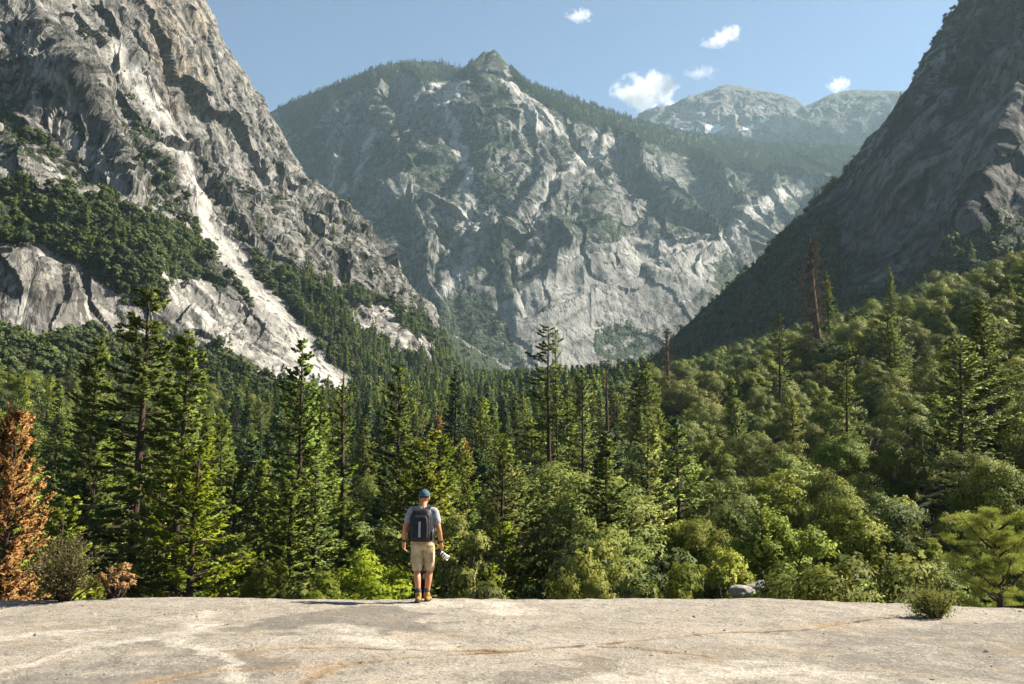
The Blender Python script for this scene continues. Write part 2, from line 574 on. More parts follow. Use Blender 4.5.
# ------------------------------------------------------------------ rock materials
def rock_mat(name, lo, mid, hi, pale, warm, scale, streak=(1, 1, .25), veg=(.030, .042, .020), bump=1.0, snow=False, crack=.6):
    n = NT(name)
    P = n.pos()
    n1 = n.noise(P, 1 / (60 * scale), 8, .62, .4)
    n2 = n.noise(P, 1 / (9 * scale), 6, .65, .6, streak)
    n3 = n.noise(P, 1 / (2.2 * scale), 5, .7, 0, streak)
    f = n.math('ADD', n.math('MULTIPLY', n1, .45), n.math('ADD', n.math('MULTIPLY', n2, .4), n.math('MULTIPLY', n3, .25)))
    c = n.ramp(f, [(.38, lo), (.53, mid), (.68, hi)])
    nb = n.math('SUBTRACT', n2, .5)
    pm = n.math('ADD', n.attr('pale'), n.math('MULTIPLY', n.math('ADD', nb, n.math('SUBTRACT', n1, .5)), n.math('MULTIPLY', n.attr('pale'), 3.2)), True)
    pc = n.ramp(n3, [(.35, tuple(v * .72 for v in pale)), (.6, pale)])
    c = n.mix(pm, c, pc)
    wm = n.math('MULTIPLY', n.attr('warm'), n.ramp(n2, [(.42, 0.0), (.6, 1.0)]), True)
    c = n.mix(wm, c, warm)
    # dark water streaks and joints; their dark colour also stands in for groove shade
    ck = n.ramp(n.noise(P, 1 / (7 * scale), 5, .66, .25, tuple(v for v in streak)), [(.38, 1.0), (.45, 0.0)])
    c = n.mix(n.math('MULTIPLY', ck, crack), c, tuple(v * .33 for v in lo))
    c = n.mix(n.math('MULTIPLY', n.attr('crack'), .85), c, tuple(v * .35 for v in lo))
    vm = n.math('ADD', n.attr('veg'), n.math('MULTIPLY', n.math('SUBTRACT', n.noise(P, 1 / (7 * scale), 6, .7), .5), 2.2))
    vm = n.ramp(vm, [(.44, 0.0), (.56, 1.0)])
    vm = n.math('MULTIPLY', vm, n.ramp(n.attr('veg'), [(.02, 0.0), (.12, 1.0)]))
    vc = n.ramp(n.noise(P, 1 / (3 * scale), 4, .7), [(.35, tuple(v * .6 for v in veg)), (.65, tuple(v * 1.5 for v in veg))])
    c = n.mix(vm, c, vc)
    if snow:
        c = n.mix(n.ramp(n.math('ADD', n.attr('snow'), n.math('MULTIPLY', nb, .9)), [(.5, 0.0), (.62, 1.0)]), c, (.45, .48, .52))
    hgt = n.math('ADD', n.math('MULTIPLY', n2, 3.0 * scale), n.math('MULTIPLY', n3, 1.2 * scale))
    hgt = n.math('ADD', hgt, n.math('MULTIPLY', vm, n.math('MULTIPLY', n.noise(P, 1 / (2.5 * scale), 3, .6), 5.0 * scale)))
    hgt = n.math('MULTIPLY', hgt, n.math('SUBTRACT', 1.0, n.math('MULTIPLY', n.attr('pale'), .65)))
    nm = n.bump(hgt, bump, 1.0)
    return n.surf(n.principled(c, .95, .12, nm))


def px_masks(P, warp=8, sc=40.0, seed=0):
    """where the surveyed patches of vegetation / pale rock lie on a surface (outlines taken from the photo, edges broken by noise)"""
    x, y = to_px(P)
    a = fbm(P[..., 0] / sc, P[..., 1] / sc, P[..., 2] / sc + seed, 4) * warp
    b = fbm(P[..., 0] / sc, P[..., 1] / sc, P[..., 2] / sc + seed + 31, 4) * warp
    return x + a, y + b


def build_rock(name, fn, px0, px1, d0, d1, sp, nr, disp, masks, mat, label):
    V, f = polar_patch(fn, px0, px1, d0, d1, sp, nr, ground_z)
    naz = int((px1 - px0) / sp) + 1
    G = V.reshape(-1, naz, 3)
    S_ = np.stack([blur_cols(G[..., k], 14) for k in range(3)], -1)
    N = grid_normals(S_)
    cr = np.zeros(G.shape[:2])
    G = G + N * disp(G, N, cr)[..., None]
    a = masks(G, grid_normals(G))
    a['crack'] = cr
    me = mesh_np(name, G.reshape(-1, 3), f, [mat], False, {k: np.clip(v, 0, 1).ravel() for k, v in a.items()})
    o = link(name, me, label=label, cat='mountain', kind='structure')
    return o, G, a


# ---- left wall
_e_slab = at(215, 232, 750) - at(125, 60, 770)
_e_col = np.array([.12, .05, -1.0])


def left_disp(G, N, cr):
    x, y = to_px(G)
    dc = sstep(0, 60, d_line(G[..., 0], G[..., 1], L_CREST))
    k = .15 + .85 * dc
    g = sstep(0, 60, G[..., 2] - ground_z(G[..., 0], G[..., 1]))
    col = sstep(110, 170, x) * sstep(260, 150, y)
    smooth = sstep(3, 18, d_line(x, y, [(118, 50), (135, 75), (165, 120), (200, 205), (235, 262), (290, 330), (330, 380)]))
    w = (fbm(G[..., 0] / 90, G[..., 1] / 90, G[..., 2] / 90, 3) * 14)[..., None] * np.array([1, .4, .5])
    Q = G + w
    dsl = slabs(Q, _e_slab, 0, 38, 24, 1.3, flip=True, crack=cr) + slabs(Q, _e_slab, 0, 14, 9, 4.1, crack=cr) + slabs(Q, _e_slab, 0, 6.5, 3.4, 5.7, flip=True, crack=cr)
    dcl = slabs(Q, _e_col, 0, 30, 24, 2.3, .8, 3, 7, True, cr) + slabs(Q, _e_col, 0, 12, 10, 5.1, 1.0, 3, 7, True, cr) + slabs(Q, _e_col, 0, 6, 3.6, 6.1, 1.0, 3, 7, False, cr)
    d = (1 - col) * dsl * (.08 + .92 * smooth) + col * dcl
    stn = (1 - col) * aniso(Q, _e_slab, 150, 10, 10, fbm, 4, .55, 3.3) + col * aniso(Q, _e_col, 150, 9, 9, fbm, 4, .55, 6.3)
    np.maximum(cr, .75 * sstep(.22, .6, stn), out=cr)
    cr *= smooth
    d = d + slabs(Q, np.array([.75, .45, .35]), 0, 40, 5, 8.8, 1.5) * smooth
    d = d + fbm(G[..., 0] / 110, G[..., 1] / 110, G[..., 2] / 110, 3, .5) * 14 + fbm(G[..., 0] / 12, G[..., 1] / 12, G[..., 2] / 16, 3, .6) * .9
    Q2 = G + (fbm(G[..., 0] / 30, G[..., 1] / 30, G[..., 2] / 40, 2) * 7)[..., None] * np.array([1, .6, .8])
    d = d + (facets(Q2, (15, 21, 40), 4.5, 4) + facets(Q2, (6.5, 9, 16), 2.2, 8)) * smooth
    return d * k * g


def left_masks(G, N):
    x, y = px_masks(G, 9, 35)
    veg = np.zeros(x.shape); pale = np.zeros(x.shape); warm = np.zeros(x.shape)
    for p, w in (([(-140, 150), (0, 185), (45, 196), (115, 192), (182, 228), (228, 285), (170, 305), (128, 292), (62, 250), (0, 228), (-140, 200)], .8),
                 ([(0, 105), (40, 130), (85, 165), (80, 185), (30, 165), (0, 140)], .5),
                 ([(-140, 330), (0, 335), (60, 340), (140, 340), (240, 345), (330, 395), (330, 420), (-140, 420)], .75),
                 ([(235, 240), (262, 262), (330, 285), (390, 300), (440, 325), (500, 365), (580, 385), (580, 420), (330, 420), (345, 385), (300, 345), (255, 290)], .72),
                 ([(205, 320), (250, 335), (300, 385), (240, 385)], .6),
                 ([(125, 100), (150, 130), (185, 215), (170, 215), (135, 150)], .45),
                 ([(175, 180), (200, 215), (225, 260), (260, 300), (250, 310), (195, 240)], .55)):
        veg = np.maximum(veg, in_poly(x, y, p) * w)
    veg = np.maximum(veg, sstep(.72, .9, N[..., 2]) * .5)
    veg = np.maximum(veg, .2 + .12 * sstep(0, 60, y))
    pl = [(118, 50), (135, 75), (165, 120), (185, 165), (200, 205), (222, 245), (262, 300), (300, 345), (340, 388)]
    pale = np.maximum(pale, 1 - sstep(6, 13, d_line(x, y, pl)))
    for p, w in (([(160, 272), (205, 278), (236, 300), (335, 385), (322, 398), (265, 378), (200, 335), (168, 305)], .9),
                 ([(352, 302), (385, 308), (438, 348), (432, 358), (395, 346), (350, 322)], .9),
                 ([(0, 20), (22, 28), (60, 70), (75, 110), (50, 90), (20, 50)], .7),
                 ([(65, 105), (90, 140), (135, 190), (145, 215), (120, 195), (80, 150)], .7),
                 ([(-60, 245), (45, 243), (70, 275), (125, 325), (60, 338), (-60, 335)], .6)):
        m = in_poly(x, y, p)
        pale = np.maximum(pale, m * w)
        veg = np.where(m, np.minimum(veg, .12), veg)
    veg = np.where(d_line(x, y, pl) < 13, 0, veg)
    warm = np.maximum(warm, in_poly(x, y, [(135, -20), (210, -20), (212, 60), (205, 120), (170, 115), (150, 60)]) * 1.0)
    warm = np.maximum(warm, in_poly(x, y, [(0, 240), (30, 245), (60, 290), (40, 310), (0, 270)]) * .8)
    warm = np.maximum(warm * .75, .04)
    veg = veg * (1 - .7 * in_poly(x, y, [(130, -20), (210, -20), (240, 80), (290, 170), (240, 190), (160, 110)]))
    return dict(veg=veg, pale=pale, warm=warm)


# ---- right mountain
def right_disp(G, N, cr):
    dc = sstep(0, 60, d_line(G[..., 0], G[..., 1], R_CREST))
    g = sstep(0, 60, G[..., 2] - ground_z(G[..., 0], G[..., 1]))
    e = at(700, 330, 960) - at(860, 130, 800)
    d = slabs(G, e, 0, 36, 10, 11.3, crack=cr) + slabs(G, e, 0, 13, 4, 14.1, crack=cr) + slabs(G, np.array([.9, .5, .75]), 0, 45, 6, 18.8, 1.5)
    d = d + fbm(G[..., 0] / 90, G[..., 1] / 90, G[..., 2] / 90, 4, .55) * 13 + fbm(G[..., 0] / 12, G[..., 1] / 12, G[..., 2] / 16, 3, .6) * 1.4
    np.maximum(cr, .8 * sstep(.15, .6, aniso(G, e, 110, 16, 16, fbm, 4, .55, 2.3)), out=cr)
    return d * (.15 + .85 * dc) * g


def right_masks(G, N):
    x, y = px_masks(G, 14, 40)
    veg = .38 + .25 * sstep(120, 320, y) + .25 * fbm(G[..., 0] / 80, G[..., 1] / 80, G[..., 2] / 80, 3)
    veg = np.where(in_poly(x, y, [(820, 190), (860, 160), (1000, 100), (1024, 40), (1060, 120), (1030, 190), (930, 260), (850, 260)]), .25, veg)
    dc = d_line(G[..., 0], G[..., 1], R_CREST)
    veg = np.maximum(veg, (1 - sstep(5, 22, dc)) * .75)
    pale = in_poly(x, y, [(925, 150), (960, 120), (1000, 40), (1015, 60), (985, 170), (940, 215)]) * .45
    e = at(700, 330, 960) - at(860, 130, 800)
    st = sstep(.1, .65, aniso(G, e, 120, 20, 20, fbm, 4, .55, 9.1)) * .8
    st = np.maximum(st, sstep(.2, .7, fbm(G[..., 0] / 60, G[..., 1] / 60, G[..., 2] / 60 + 4, 4)) * .8)
    return dict(veg=veg, pale=np.maximum(pale, st), warm=pale * 0 + .12)


# ---- central peak
_gul = [[(446, 104), (462, 150), (468, 190), (470, 230), (466, 262), (440, 296)], [(600, 140), (566, 170), (545, 190), (538, 225), (520, 262)],
        [(640, 128), (590, 160), (552, 185)], [(372, 132), (352, 190), (336, 230)], [(800, 185), (765, 205), (725, 240), (705, 262)],
        [(350, 115), (342, 150), (330, 185)]]


def mid_disp(G, N, cr):
    dc = sstep(0, 110, d_line(G[..., 0], G[..., 1], M_RIDGES[0][0]))
    x, y = to_px(G)
    low = sstep(245, 285, y)
    e = at(560, 360, 1560) - at(500, 255, 1850)
    wv = (fbm(G[..., 0] / 200, G[..., 1] / 200, G[..., 2] / 200, 4) * 60)[..., None] * np.array([1, .4, .6])
    Q = G + wv
    fall = np.array([.6, -1.0, -1.05])
    d = (1 - low * .92) * (slabs(Q, fall, 0, 150, 40, 1.7, 1.8, 2, 3) + slabs(Q, fall, 0, 60, 17, 2.9, 2.6, 2, 2.2, crack=cr))
    d = d + slabs(Q, np.array([1.0, .45, .55]), 0, 75, 11, 6.1, 1.4, crack=cr) + (1 - .6 * low) * slabs(Q, np.array([1.0, .3, .6]), 0, 28, 6, 7.1, 1.4)
    d = d + fbm(G[..., 0] / 150, G[..., 1] / 150, G[..., 2] / 150, 4, .55) * 16 * (1 - .6 * low) + fbm(G[..., 0] / 30, G[..., 1] / 30, G[..., 2] / 30, 3, .6) * 3 * (1 - .7 * low)
    d = d * sstep(6, 24, np.hypot(x - 492, y - 56))
    return d * (.04 + .96 * dc)


def mid_masks(G, N):
    x, y = px_masks(G, 9, 90)
    X, Y = to_px(G)
    veg = .54 + .32 * fbm(G[..., 0] / 170, G[..., 1] / 170, G[..., 2] / 170, 4)
    veg = veg + .25 * (N[..., 2] - .68)
    pale = np.clip(.25 * fbm(G[..., 0] / 130, G[..., 1] / 130, G[..., 2] / 130 + 8, 4), 0, 1)
    m = in_poly(x, y, [(470, 335), (520, 290), (560, 255), (650, 232), (720, 238), (712, 280), (645, 345), (600, 378), (560, 372), (520, 360)])
    veg = np.where(m, .2, veg); pale = np.maximum(pale, m * .5)
    m = in_poly(x, y, [(590, 325), (625, 322), (648, 340), (630, 358), (595, 350)])
    veg = np.where(m, .62, veg)
    m = in_poly(x, y, [(420, 300), (470, 290), (500, 320), (520, 365), (440, 345)])
    veg = np.where(m, .7, veg)
    m = in_poly(X, Y, [(424, 84), (470, 80), (462, 95), (442, 108)]); pale = np.maximum(pale, m * .9); veg = np.where(m, 0, veg)
    m = in_poly(x, y, [(497, 58), (520, 82), (562, 118), (568, 135), (540, 128), (512, 98)]); pale = np.maximum(pale, m * .8); veg = np.where(m, .1, veg)
    for g, w in zip(_gul, (6, 5, 4, 4, 9, 3)):
        d = d_line(x, y, g)
        pale = np.maximum(pale, 1 - sstep(w * .5, w, d)); veg = np.where(d < w * .8, 0, veg)
    crest = in_poly(X, Y + 2, [(505, 62), (560, 84), (650, 115), (760, 145), (880, 150), (870, 182), (800, 178), (720, 172), (640, 142), (570, 122), (520, 92)])
    veg = np.where(crest, .85, veg); pale = np.where(crest, 0, pale)
    crest = in_poly(X, Y + 2, [(270, 95), (385, 58), (400, 56), (478, 62), (476, 78), (424, 84), (400, 72), (340, 100), (300, 140), (285, 130)])
    veg = np.where(crest, .8, veg)
    veg = np.maximum(veg, sstep(320, 370, Y) * .62 * (X < 470))
    return dict(veg=veg, pale=pale, warm=pale * .0)


def far_disp(G, N, cr):
    dc = .2 + .8 * sstep(0, 200, d_line(G[..., 0], G[..., 1], F_RIDGES[0][0]))
    return (ridged(G[..., 0] / 170, G[..., 1] / 170, G[..., 2] / 170, 5, .55) * 22 + fbm(G[..., 0] / 90, G[..., 1] / 90, G[..., 2] / 90, 3) * 9) * dc


def far_masks(G, N):
    X, Y = to_px(G)
    x, y = px_masks(G, 3, 110)
    veg = .2 + .5 * sstep(122, 145, Y)
    veg = np.where(X > 800, .45, veg)
    pale = in_poly(x, y, [(665, 118), (700, 105), (760, 105), (800, 122), (790, 142), (660, 142)]) * .6
    snow = np.zeros(X.shape)
    for p in ([(676, 130), (694, 126), (693, 131)], [(703, 126), (711, 122), (726, 126), (722, 131), (706, 131)], [(736, 129), (752, 125), (756, 128), (742, 131)],
              [(757, 121), (764, 118), (769, 122), (762, 124)], [(685, 131), (700, 128), (700, 133)]):
        snow = np.maximum(snow, in_poly(x, y, p) * 1.0)
    return dict(veg=veg * (1 - snow), pale=pale, warm=pale * 0, snow=snow)


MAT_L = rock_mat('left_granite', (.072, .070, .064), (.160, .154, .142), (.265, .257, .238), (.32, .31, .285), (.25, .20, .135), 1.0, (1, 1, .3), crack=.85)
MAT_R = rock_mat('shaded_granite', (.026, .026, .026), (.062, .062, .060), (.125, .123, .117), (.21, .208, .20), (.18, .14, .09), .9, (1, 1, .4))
MAT_M = rock_mat('peak_granite', (.052, .053, .050), (.108, .107, .099), (.195, .192, .178), (.275, .27, .25), (.4, .35, .25), 2.2, (1, 1, .55), (.035, .048, .028), 1.0)
MAT_F = rock_mat('far_granite', (.045, .047, .049), (.068, .070, .071), (.10, .10, .098), (.165, .162, .155), (.3, .3, .3), 4, (1, 1, .7), (.035, .05, .03), 1.0, True)

LEFT, LG, LA = build_rock('cliff_mountain', left_z, -360, 600, 300, 1750, STEP, int(760 / STEP), left_disp, left_masks, MAT_L,
                          'pale sunlit granite cliff rising at the side with the white slab streak')
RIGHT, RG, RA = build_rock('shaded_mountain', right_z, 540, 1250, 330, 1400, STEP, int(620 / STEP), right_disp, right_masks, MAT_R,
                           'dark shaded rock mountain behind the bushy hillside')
MID, MG, MA = build_rock('peak_mountain', mid_z, 170, 980, 1350, 3800, STEP, int(640 / STEP), mid_disp, mid_masks, MAT_M,
                         'grey granite mountain with a jagged summit closing the valley')
FAR, FG, FA = build_rock('far_mountain', far_z, 480, 1000, 3800, 5400, STEP, int(260 / STEP), far_disp, far_masks, MAT_F,
                         'hazy blue far mountain with snow patches under small clouds')
# ------------------------------------------------------------------ foliage and bark
def leaf_mat(name, dark, light, trans=.35, tcol=None, rough=.65, objvar=.5):
    n = NT(name)
    oi = n.n('ObjectInfo').outputs['Random']
    f = n.math('ADD', n.math('MULTIPLY', n.attr('tint'), 1 - objvar * .6), n.math('MULTIPLY', oi, objvar * .6), True)
    c = n.ramp(f, [(.12, dark), (.88, light)])
    hs = n.n('HueSaturation', ins={'Hue': n.math('ADD', n.math('MULTIPLY', n.math('FRACT', n.math('MULTIPLY', oi, 7.31)), .032 * min(1, objvar * 2)), .492 - .016 * min(1, objvar * 2)),
                                   'Saturation': n.math('ADD', n.math('MULTIPLY', n.math('FRACT', n.math('MULTIPLY', oi, 13.7)), .3), .84),
                                   'Value': n.math('ADD', n.math('MULTIPLY', n.math('FRACT', n.math('MULTIPLY', oi, 29.3)), .5), .75), 'Color': c})
    p = n.n('BsdfPrincipled', ins={'Base Color': hs.outputs[0], 'Roughness': rough, 'Specular IOR Level': .08})
    t = n.n('BsdfTranslucent', ins={'Color': n.mix(.6, hs.outputs[0], tcol or tuple(v * 1.6 for v in light))})
    m = n.n('MixShader', ins={0: trans, 1: p.outputs[0], 2: t.outputs[0]})
    return n.surf(m.outputs[0])


def bark_mat(name, lo, hi):
    n = NT(name)
    f = n.noise(n.obj(), 6, 6, .7, .5, (3, 3, .5))
    c = n.ramp(f, [(.3, lo), (.7, hi)])
    return n.surf(n.principled(c, .95, .1, n.bump(f, .6, .06)))


MAT_FIR = leaf_mat('fir_needles', (.030, .062, .010), (.160, .215, .034), .22, (.24, .29, .04))
MAT_FIRD = leaf_mat('dark_fir_needles', (.015, .034, .013), (.056, .092, .030), .2)
MAT_YNG = leaf_mat('bright_conifer_needles', (.055, .088, .010), (.245, .290, .040), .24, (.34, .37, .05))
MAT_OAK = leaf_mat('oak_leaves', (.030, .048, .009), (.190, .225, .045), .18, (.30, .31, .07))
MAT_OAKD = leaf_mat('dark_oak_leaves', (.018, .034, .009), (.110, .145, .034), .15)
MAT_GRN = leaf_mat('green_leaves', (.048, .070, .009), (.200, .235, .042), .24, (.36, .37, .05))
MAT_PINE = leaf_mat('pine_needles', (.075, .105, .014), (.270, .310, .045), .34, (.36, .40, .06), .6, .1)
MAT_SCRUB = leaf_mat('scrub_leaves', (.026, .040, .014), (.085, .110, .036), .2)
MAT_ORANGE = leaf_mat('dead_orange_needles', (.12, .070, .018), (.33, .185, .050), .22, (.48, .28, .09), .8, .1)
MAT_RUST = leaf_mat('rusty_brown_needles', (.05, .036, .022), (.13, .092, .055), .15, (.2, .11, .06), .8, .1)
MAT_DRY = leaf_mat('dry_twigs', (.05, .032, .018), (.15, .10, .06), .12, (.2, .14, .08), .9, .2)
BARK = bark_mat('brown_bark', (.018, .012, .009), (.085, .058, .042))
BARKG = bark_mat('grey_bark', (.04, .035, .03), (.17, .15, .125))
BARKR = bark_mat('reddish_dead_wood', (.045, .034, .026), (.15, .115, .09))


QFLIP = 1


def quads(C, D, Nn, l, w, rng):
    """diamond leaves: centres C, long axis D, facing Nn"""
    D = D / (np.linalg.norm(D, axis=1)[:, None] + 1e-9)
    S = np.cross(D, Nn); S /= np.linalg.norm(S, axis=1)[:, None] + 1e-9
    l = np.broadcast_to(l, (len(C),))[:, None]; w = np.broadcast_to(w, (len(C),))[:, None]
    k = rng.uniform(-.15, .25, (len(C), 1))
    up = np.cross(S, D) * l * .12
    V = np.stack([C - D * l * .5, C + D * l * k + S * w * .5 - up, C + D * l * .5, C + D * l * k - S * w * .5 - up], 1).reshape(-1, 3)
    f = np.arange(len(C) * 4).reshape(-1, 4)[:, ::QFLIP]
    return V, f


def rvec(rng, n):
    v = rng.normal(size=(n, 3))
    return v / np.linalg.norm(v, axis=1)[:, None]


def conifer(H, Rm, seed, start=.15, whorl=.62, sprays=11, ls=.5, droop=.25, thin=0.0, narrow=1.0, ragged=.35, nb=6, wood=True, qn=3, point=.9):
    """returns (trunk geo, crown geo); base at z=0"""
    rng = np.random.default_rng(seed)
    tr, cr = Geo(), Geo()
    nz = 12
    t = np.linspace(0, 1, nz)
    ph = rng.uniform(0, 6.28, 2)
    bend = np.stack([np.sin(t * 3 + ph[0]) * .008 * H, np.cos(t * 2.4 + ph[1]) * .008 * H], 1) * t[:, None]
    ax = np.stack([bend[:, 0], bend[:, 1], t * H], 1)
    r0 = .0125 * H + .06
    tr.tube(ax, r0 * (1 - t) ** .8 + .015 + r0 * .35 * np.exp(-t * 25), 8 if wood else 5)
    hs = np.arange(H * start, H * .99, whorl)
    Cs, Ds, Ns, Ls, Ts, Os = [], [], [], [], [], []
    for h in hs:
        f = (h / H - start) / (1 - start)
        prof = (1 - f) ** point * (1 - .55 * np.exp(-f * 9)) * narrow
        if rng.random() < thin: continue
        for b in range(nb):
            if rng.random() < .12 + thin * .5: continue
            hh = h + rng.uniform(-.5, .5) * whorl
            L = Rm * prof * rng.uniform(1 - ragged * 1.4, 1 + ragged * .6) + .25
            a = rng.uniform(0, 6.28)
            el = (.55 * f - droop) + rng.normal() * .12
            d = np.array([math.cos(a) * math.cos(el), math.sin(a) * math.cos(el), math.sin(el)])
            p0 = np.array([np.interp(hh, ax[:, 2], ax[:, 0]), np.interp(hh, ax[:, 2], ax[:, 1]), hh])
            side = np.array([-math.sin(a), math.cos(a), 0])
            sag = np.array([0, 0, 1.0])
            if wood and L > .8:
                u = np.array([0, .5, 1.0])[:, None]
                tr.tube(p0 + d * L * u * .92 + sag * L * (.16 * u * u - .05 * u), [.012 * L + .012, .008 * L + .008, .006], 3)
            n = max(3, int(sprays * (L / Rm) ** .8 + 1))
            u = rng.uniform(.18, 1, n) ** .8
            sg = rng.choice([-1, 1], n)
            tw = L * .36 * (1.12 - u) * rng.uniform(.3, 1, n) + .08
            base = p0 + d * L * u[:, None] + sag * L * (.16 * u * u - .05 * u)[:, None]
            td = d[None] * .75 + side[None] * sg[:, None] * rng.uniform(.3, 1.2, n)[:, None] + rvec(rng, n) * .25
            td[:, 2] -= .1
            td /= np.linalg.norm(td, axis=1)[:, None]
            tint = rng.uniform(0, 1) * .35 + .2 + .25 * u + .12 * f
            for k in range(qn):
                v = rng.uniform(.1, 1.05, n)[:, None]
                Cs.append(base + td * tw[:, None] * v + rvec(rng, n) * .07 * ls)
                Ds.append(td + rvec(rng, n) * .55)
                Ns.append(np.array([0, 0, 1.0]) + rvec(rng, n) * .75)
                Os.append(d[None] * .7 + np.array([0, 0, .75]) + td * .45 + rvec(rng, n) * .35)
                Ls.append(ls * rng.uniform(.6, 1.25, n))
                Ts.append(tint + rng.uniform(-.15, .15, n))
    C, D, Nn, L, T, O = map(np.concatenate, (Cs, Ds, Ns, Ls, Ts, Os))
    V, f = quads(C, D, Nn, L, L * rng.uniform(.3, .5, len(L)), rng)
    cr.add(V, f, np.repeat(np.clip(T, 0, 1), 4), np.repeat(O, 4, 0))
    return tr, cr


def limb(g, rng, p, d, L, r, n=4, sides=5, wig=.18):
    pts = [np.array(p, float)]
    d = unit(d)
    for i in range(n):
        d = unit(d + rng.normal(size=3) * wig + np.array([0, 0, .06]))
        pts.append(pts[-1] + d * L / n)
    g.tube(pts, np.linspace(r, r * .35, n + 1), sides)
    return np.array(pts), d


def broadleaf(H, Rm, seed, clumps=22, per=230, ls=.30, low=.25, flat=1.0, wood=True, trunkh=.3, stems=1, jitter=.5, spike=0.0):
    """round-crowned tree: limbs carry leaf clumps; base at z=0"""
    rng = np.random.default_rng(seed)
    tr, cr = Geo(), Geo()
    cz = H * (low + (1 - low) * .5); rz = H * (1 - low) * .5 * flat
    CC = []
    tries = 0
    while len(CC) < clumps and tries < 4000:
        tries += 1
        v = rvec(rng, 1)[0] * rng.uniform(.25, 1) ** .5
        if v[2] < -.75: continue
        wz = 1 - .25 * max(0, v[2])
        c = np.array([v[0] * Rm * .78 * wz, v[1] * Rm * .78 * wz, cz + v[2] * rz * .8])
        c += rng.normal(size=3) * Rm * .08 * jitter
        if all(np.linalg.norm(c - q[0]) > Rm * .21 for q in CC) or tries > 3000:
            CC.append((c, Rm * rng.uniform(.17, .33)))
    th = H * trunkh
    r0 = .022 * H + .05
    for s in range(stems):
        off = rng.normal(size=3) * np.array([.12, .12, 0]) * Rm * (stems > 1)
        pts, d = limb(tr, rng, off + [0, 0, -.2], [rng.normal() * .12 + off[0], rng.normal() * .12 + off[1], 1], th + .2, r0 / stems ** .5, 4, 7)
        mine = CC[s::stems]
        if wood:
            for c, r in mine[:12 if H > 3 else 6]:
                st = pts[rng.integers(2, len(pts))]
                m = (st + c) / 2 + rng.normal(size=3) * .06 * H + [0, 0, -.03 * H]
                u = np.linspace(0, 1, 5)[:, None]
                tr.tube((1 - u) ** 2 * st + 2 * u * (1 - u) * m + u * u * c, np.linspace(r0 * .42, .012 + r0 * .06, 5), 5)
    for c, r in CC:
        n = int(per * (r / (Rm * .32)) ** 2)
        v = rvec(rng, n)
        v[:, 2] = np.where(v[:, 2] < -.3, -v[:, 2], v[:, 2])
        rad = r * rng.uniform(.2, 1.1, n) ** .42
        lump = 1 + .22 * np.sin(v[:, 0] * 7 + c[0] * 5) * np.sin(v[:, 1] * 6 + c[1] * 3) + .1 * np.sin(v[:, 2] * 13 + c[2])
        P = c + v * (rad * lump)[:, None] * np.array([1, 1, .85])
        Nn = v * 1.0 + rvec(rng, n) * .55 + [0, 0, .3]
        D = np.cross(Nn, rvec(rng, n)) + np.array([0, 0, spike])
        l = ls * np.exp(rng.normal(size=n) * .28)
        O = v * 1.0 + unit(c - np.array([0, 0, cz])) * .45 + [0, 0, .15] + rvec(rng, n) * .30
        V, f = quads(P, D, Nn, l, l * rng.uniform(.45, .75, n), rng)
        tint = rng.uniform(.15, .6) + .3 * rng.random(n)
        cr.add(V, f, np.repeat(np.clip(tint, 0, 1), 4), np.repeat(O, 4, 0))
    return tr, cr


def snag(H, seed, Rm=3.0, start=.15, twigs=6, dens=.7):
    rng = np.random.default_rng(seed)
    tr, cr = Geo(), Geo()
    t = np.linspace(0, 1, 12)
    ax = np.stack([np.sin(t * 2.5) * .012 * H, np.cos(t * 3.1) * .01 * H, t * H], 1)
    tr.tube(ax, (.015 * H + .06) * (1 - t) ** .6 + .05, 7)
    for h in np.arange(H * start, H * .98, dens):
        for b in range(3):
            f = h / H
            a = rng.uniform(0, 6.28)
            L = Rm * (1.1 - f) ** .6 * rng.uniform(.25, 1.0)
            el = rng.normal() * .25 - .05
            d = np.array([math.cos(a) * math.cos(el), math.sin(a) * math.cos(el), math.sin(el)])
            p0 = np.array([np.interp(h, ax[:, 2], ax[:, 0]), np.interp(h, ax[:, 2], ax[:, 1]), h])
            pts, dd = limb(tr, rng, p0, d, L, .03 + .012 * L, 3, 3, .15)
            for k in range(twigs):
                u = rng.uniform(.2, 1)
                q = p0 + d * L * u
                e = unit(d + rng.normal(size=3) * .8)
                l = L * rng.uniform(.15, .4)
                cr.tube([q, q + e * l * .6, q + e * l + [0, 0, -.1 * l]], [.02, .016, .008], 3, rng.random())
                n = 3
                V, f_ = quads(q + e * l * rng.uniform(.2, 1, (n, 1)) + rng.normal(size=(n, 3)) * .1, rvec(rng, n), rvec(rng, n), .35, .1, rng)
                cr.add(V, f_, rng.random())
    return tr, cr


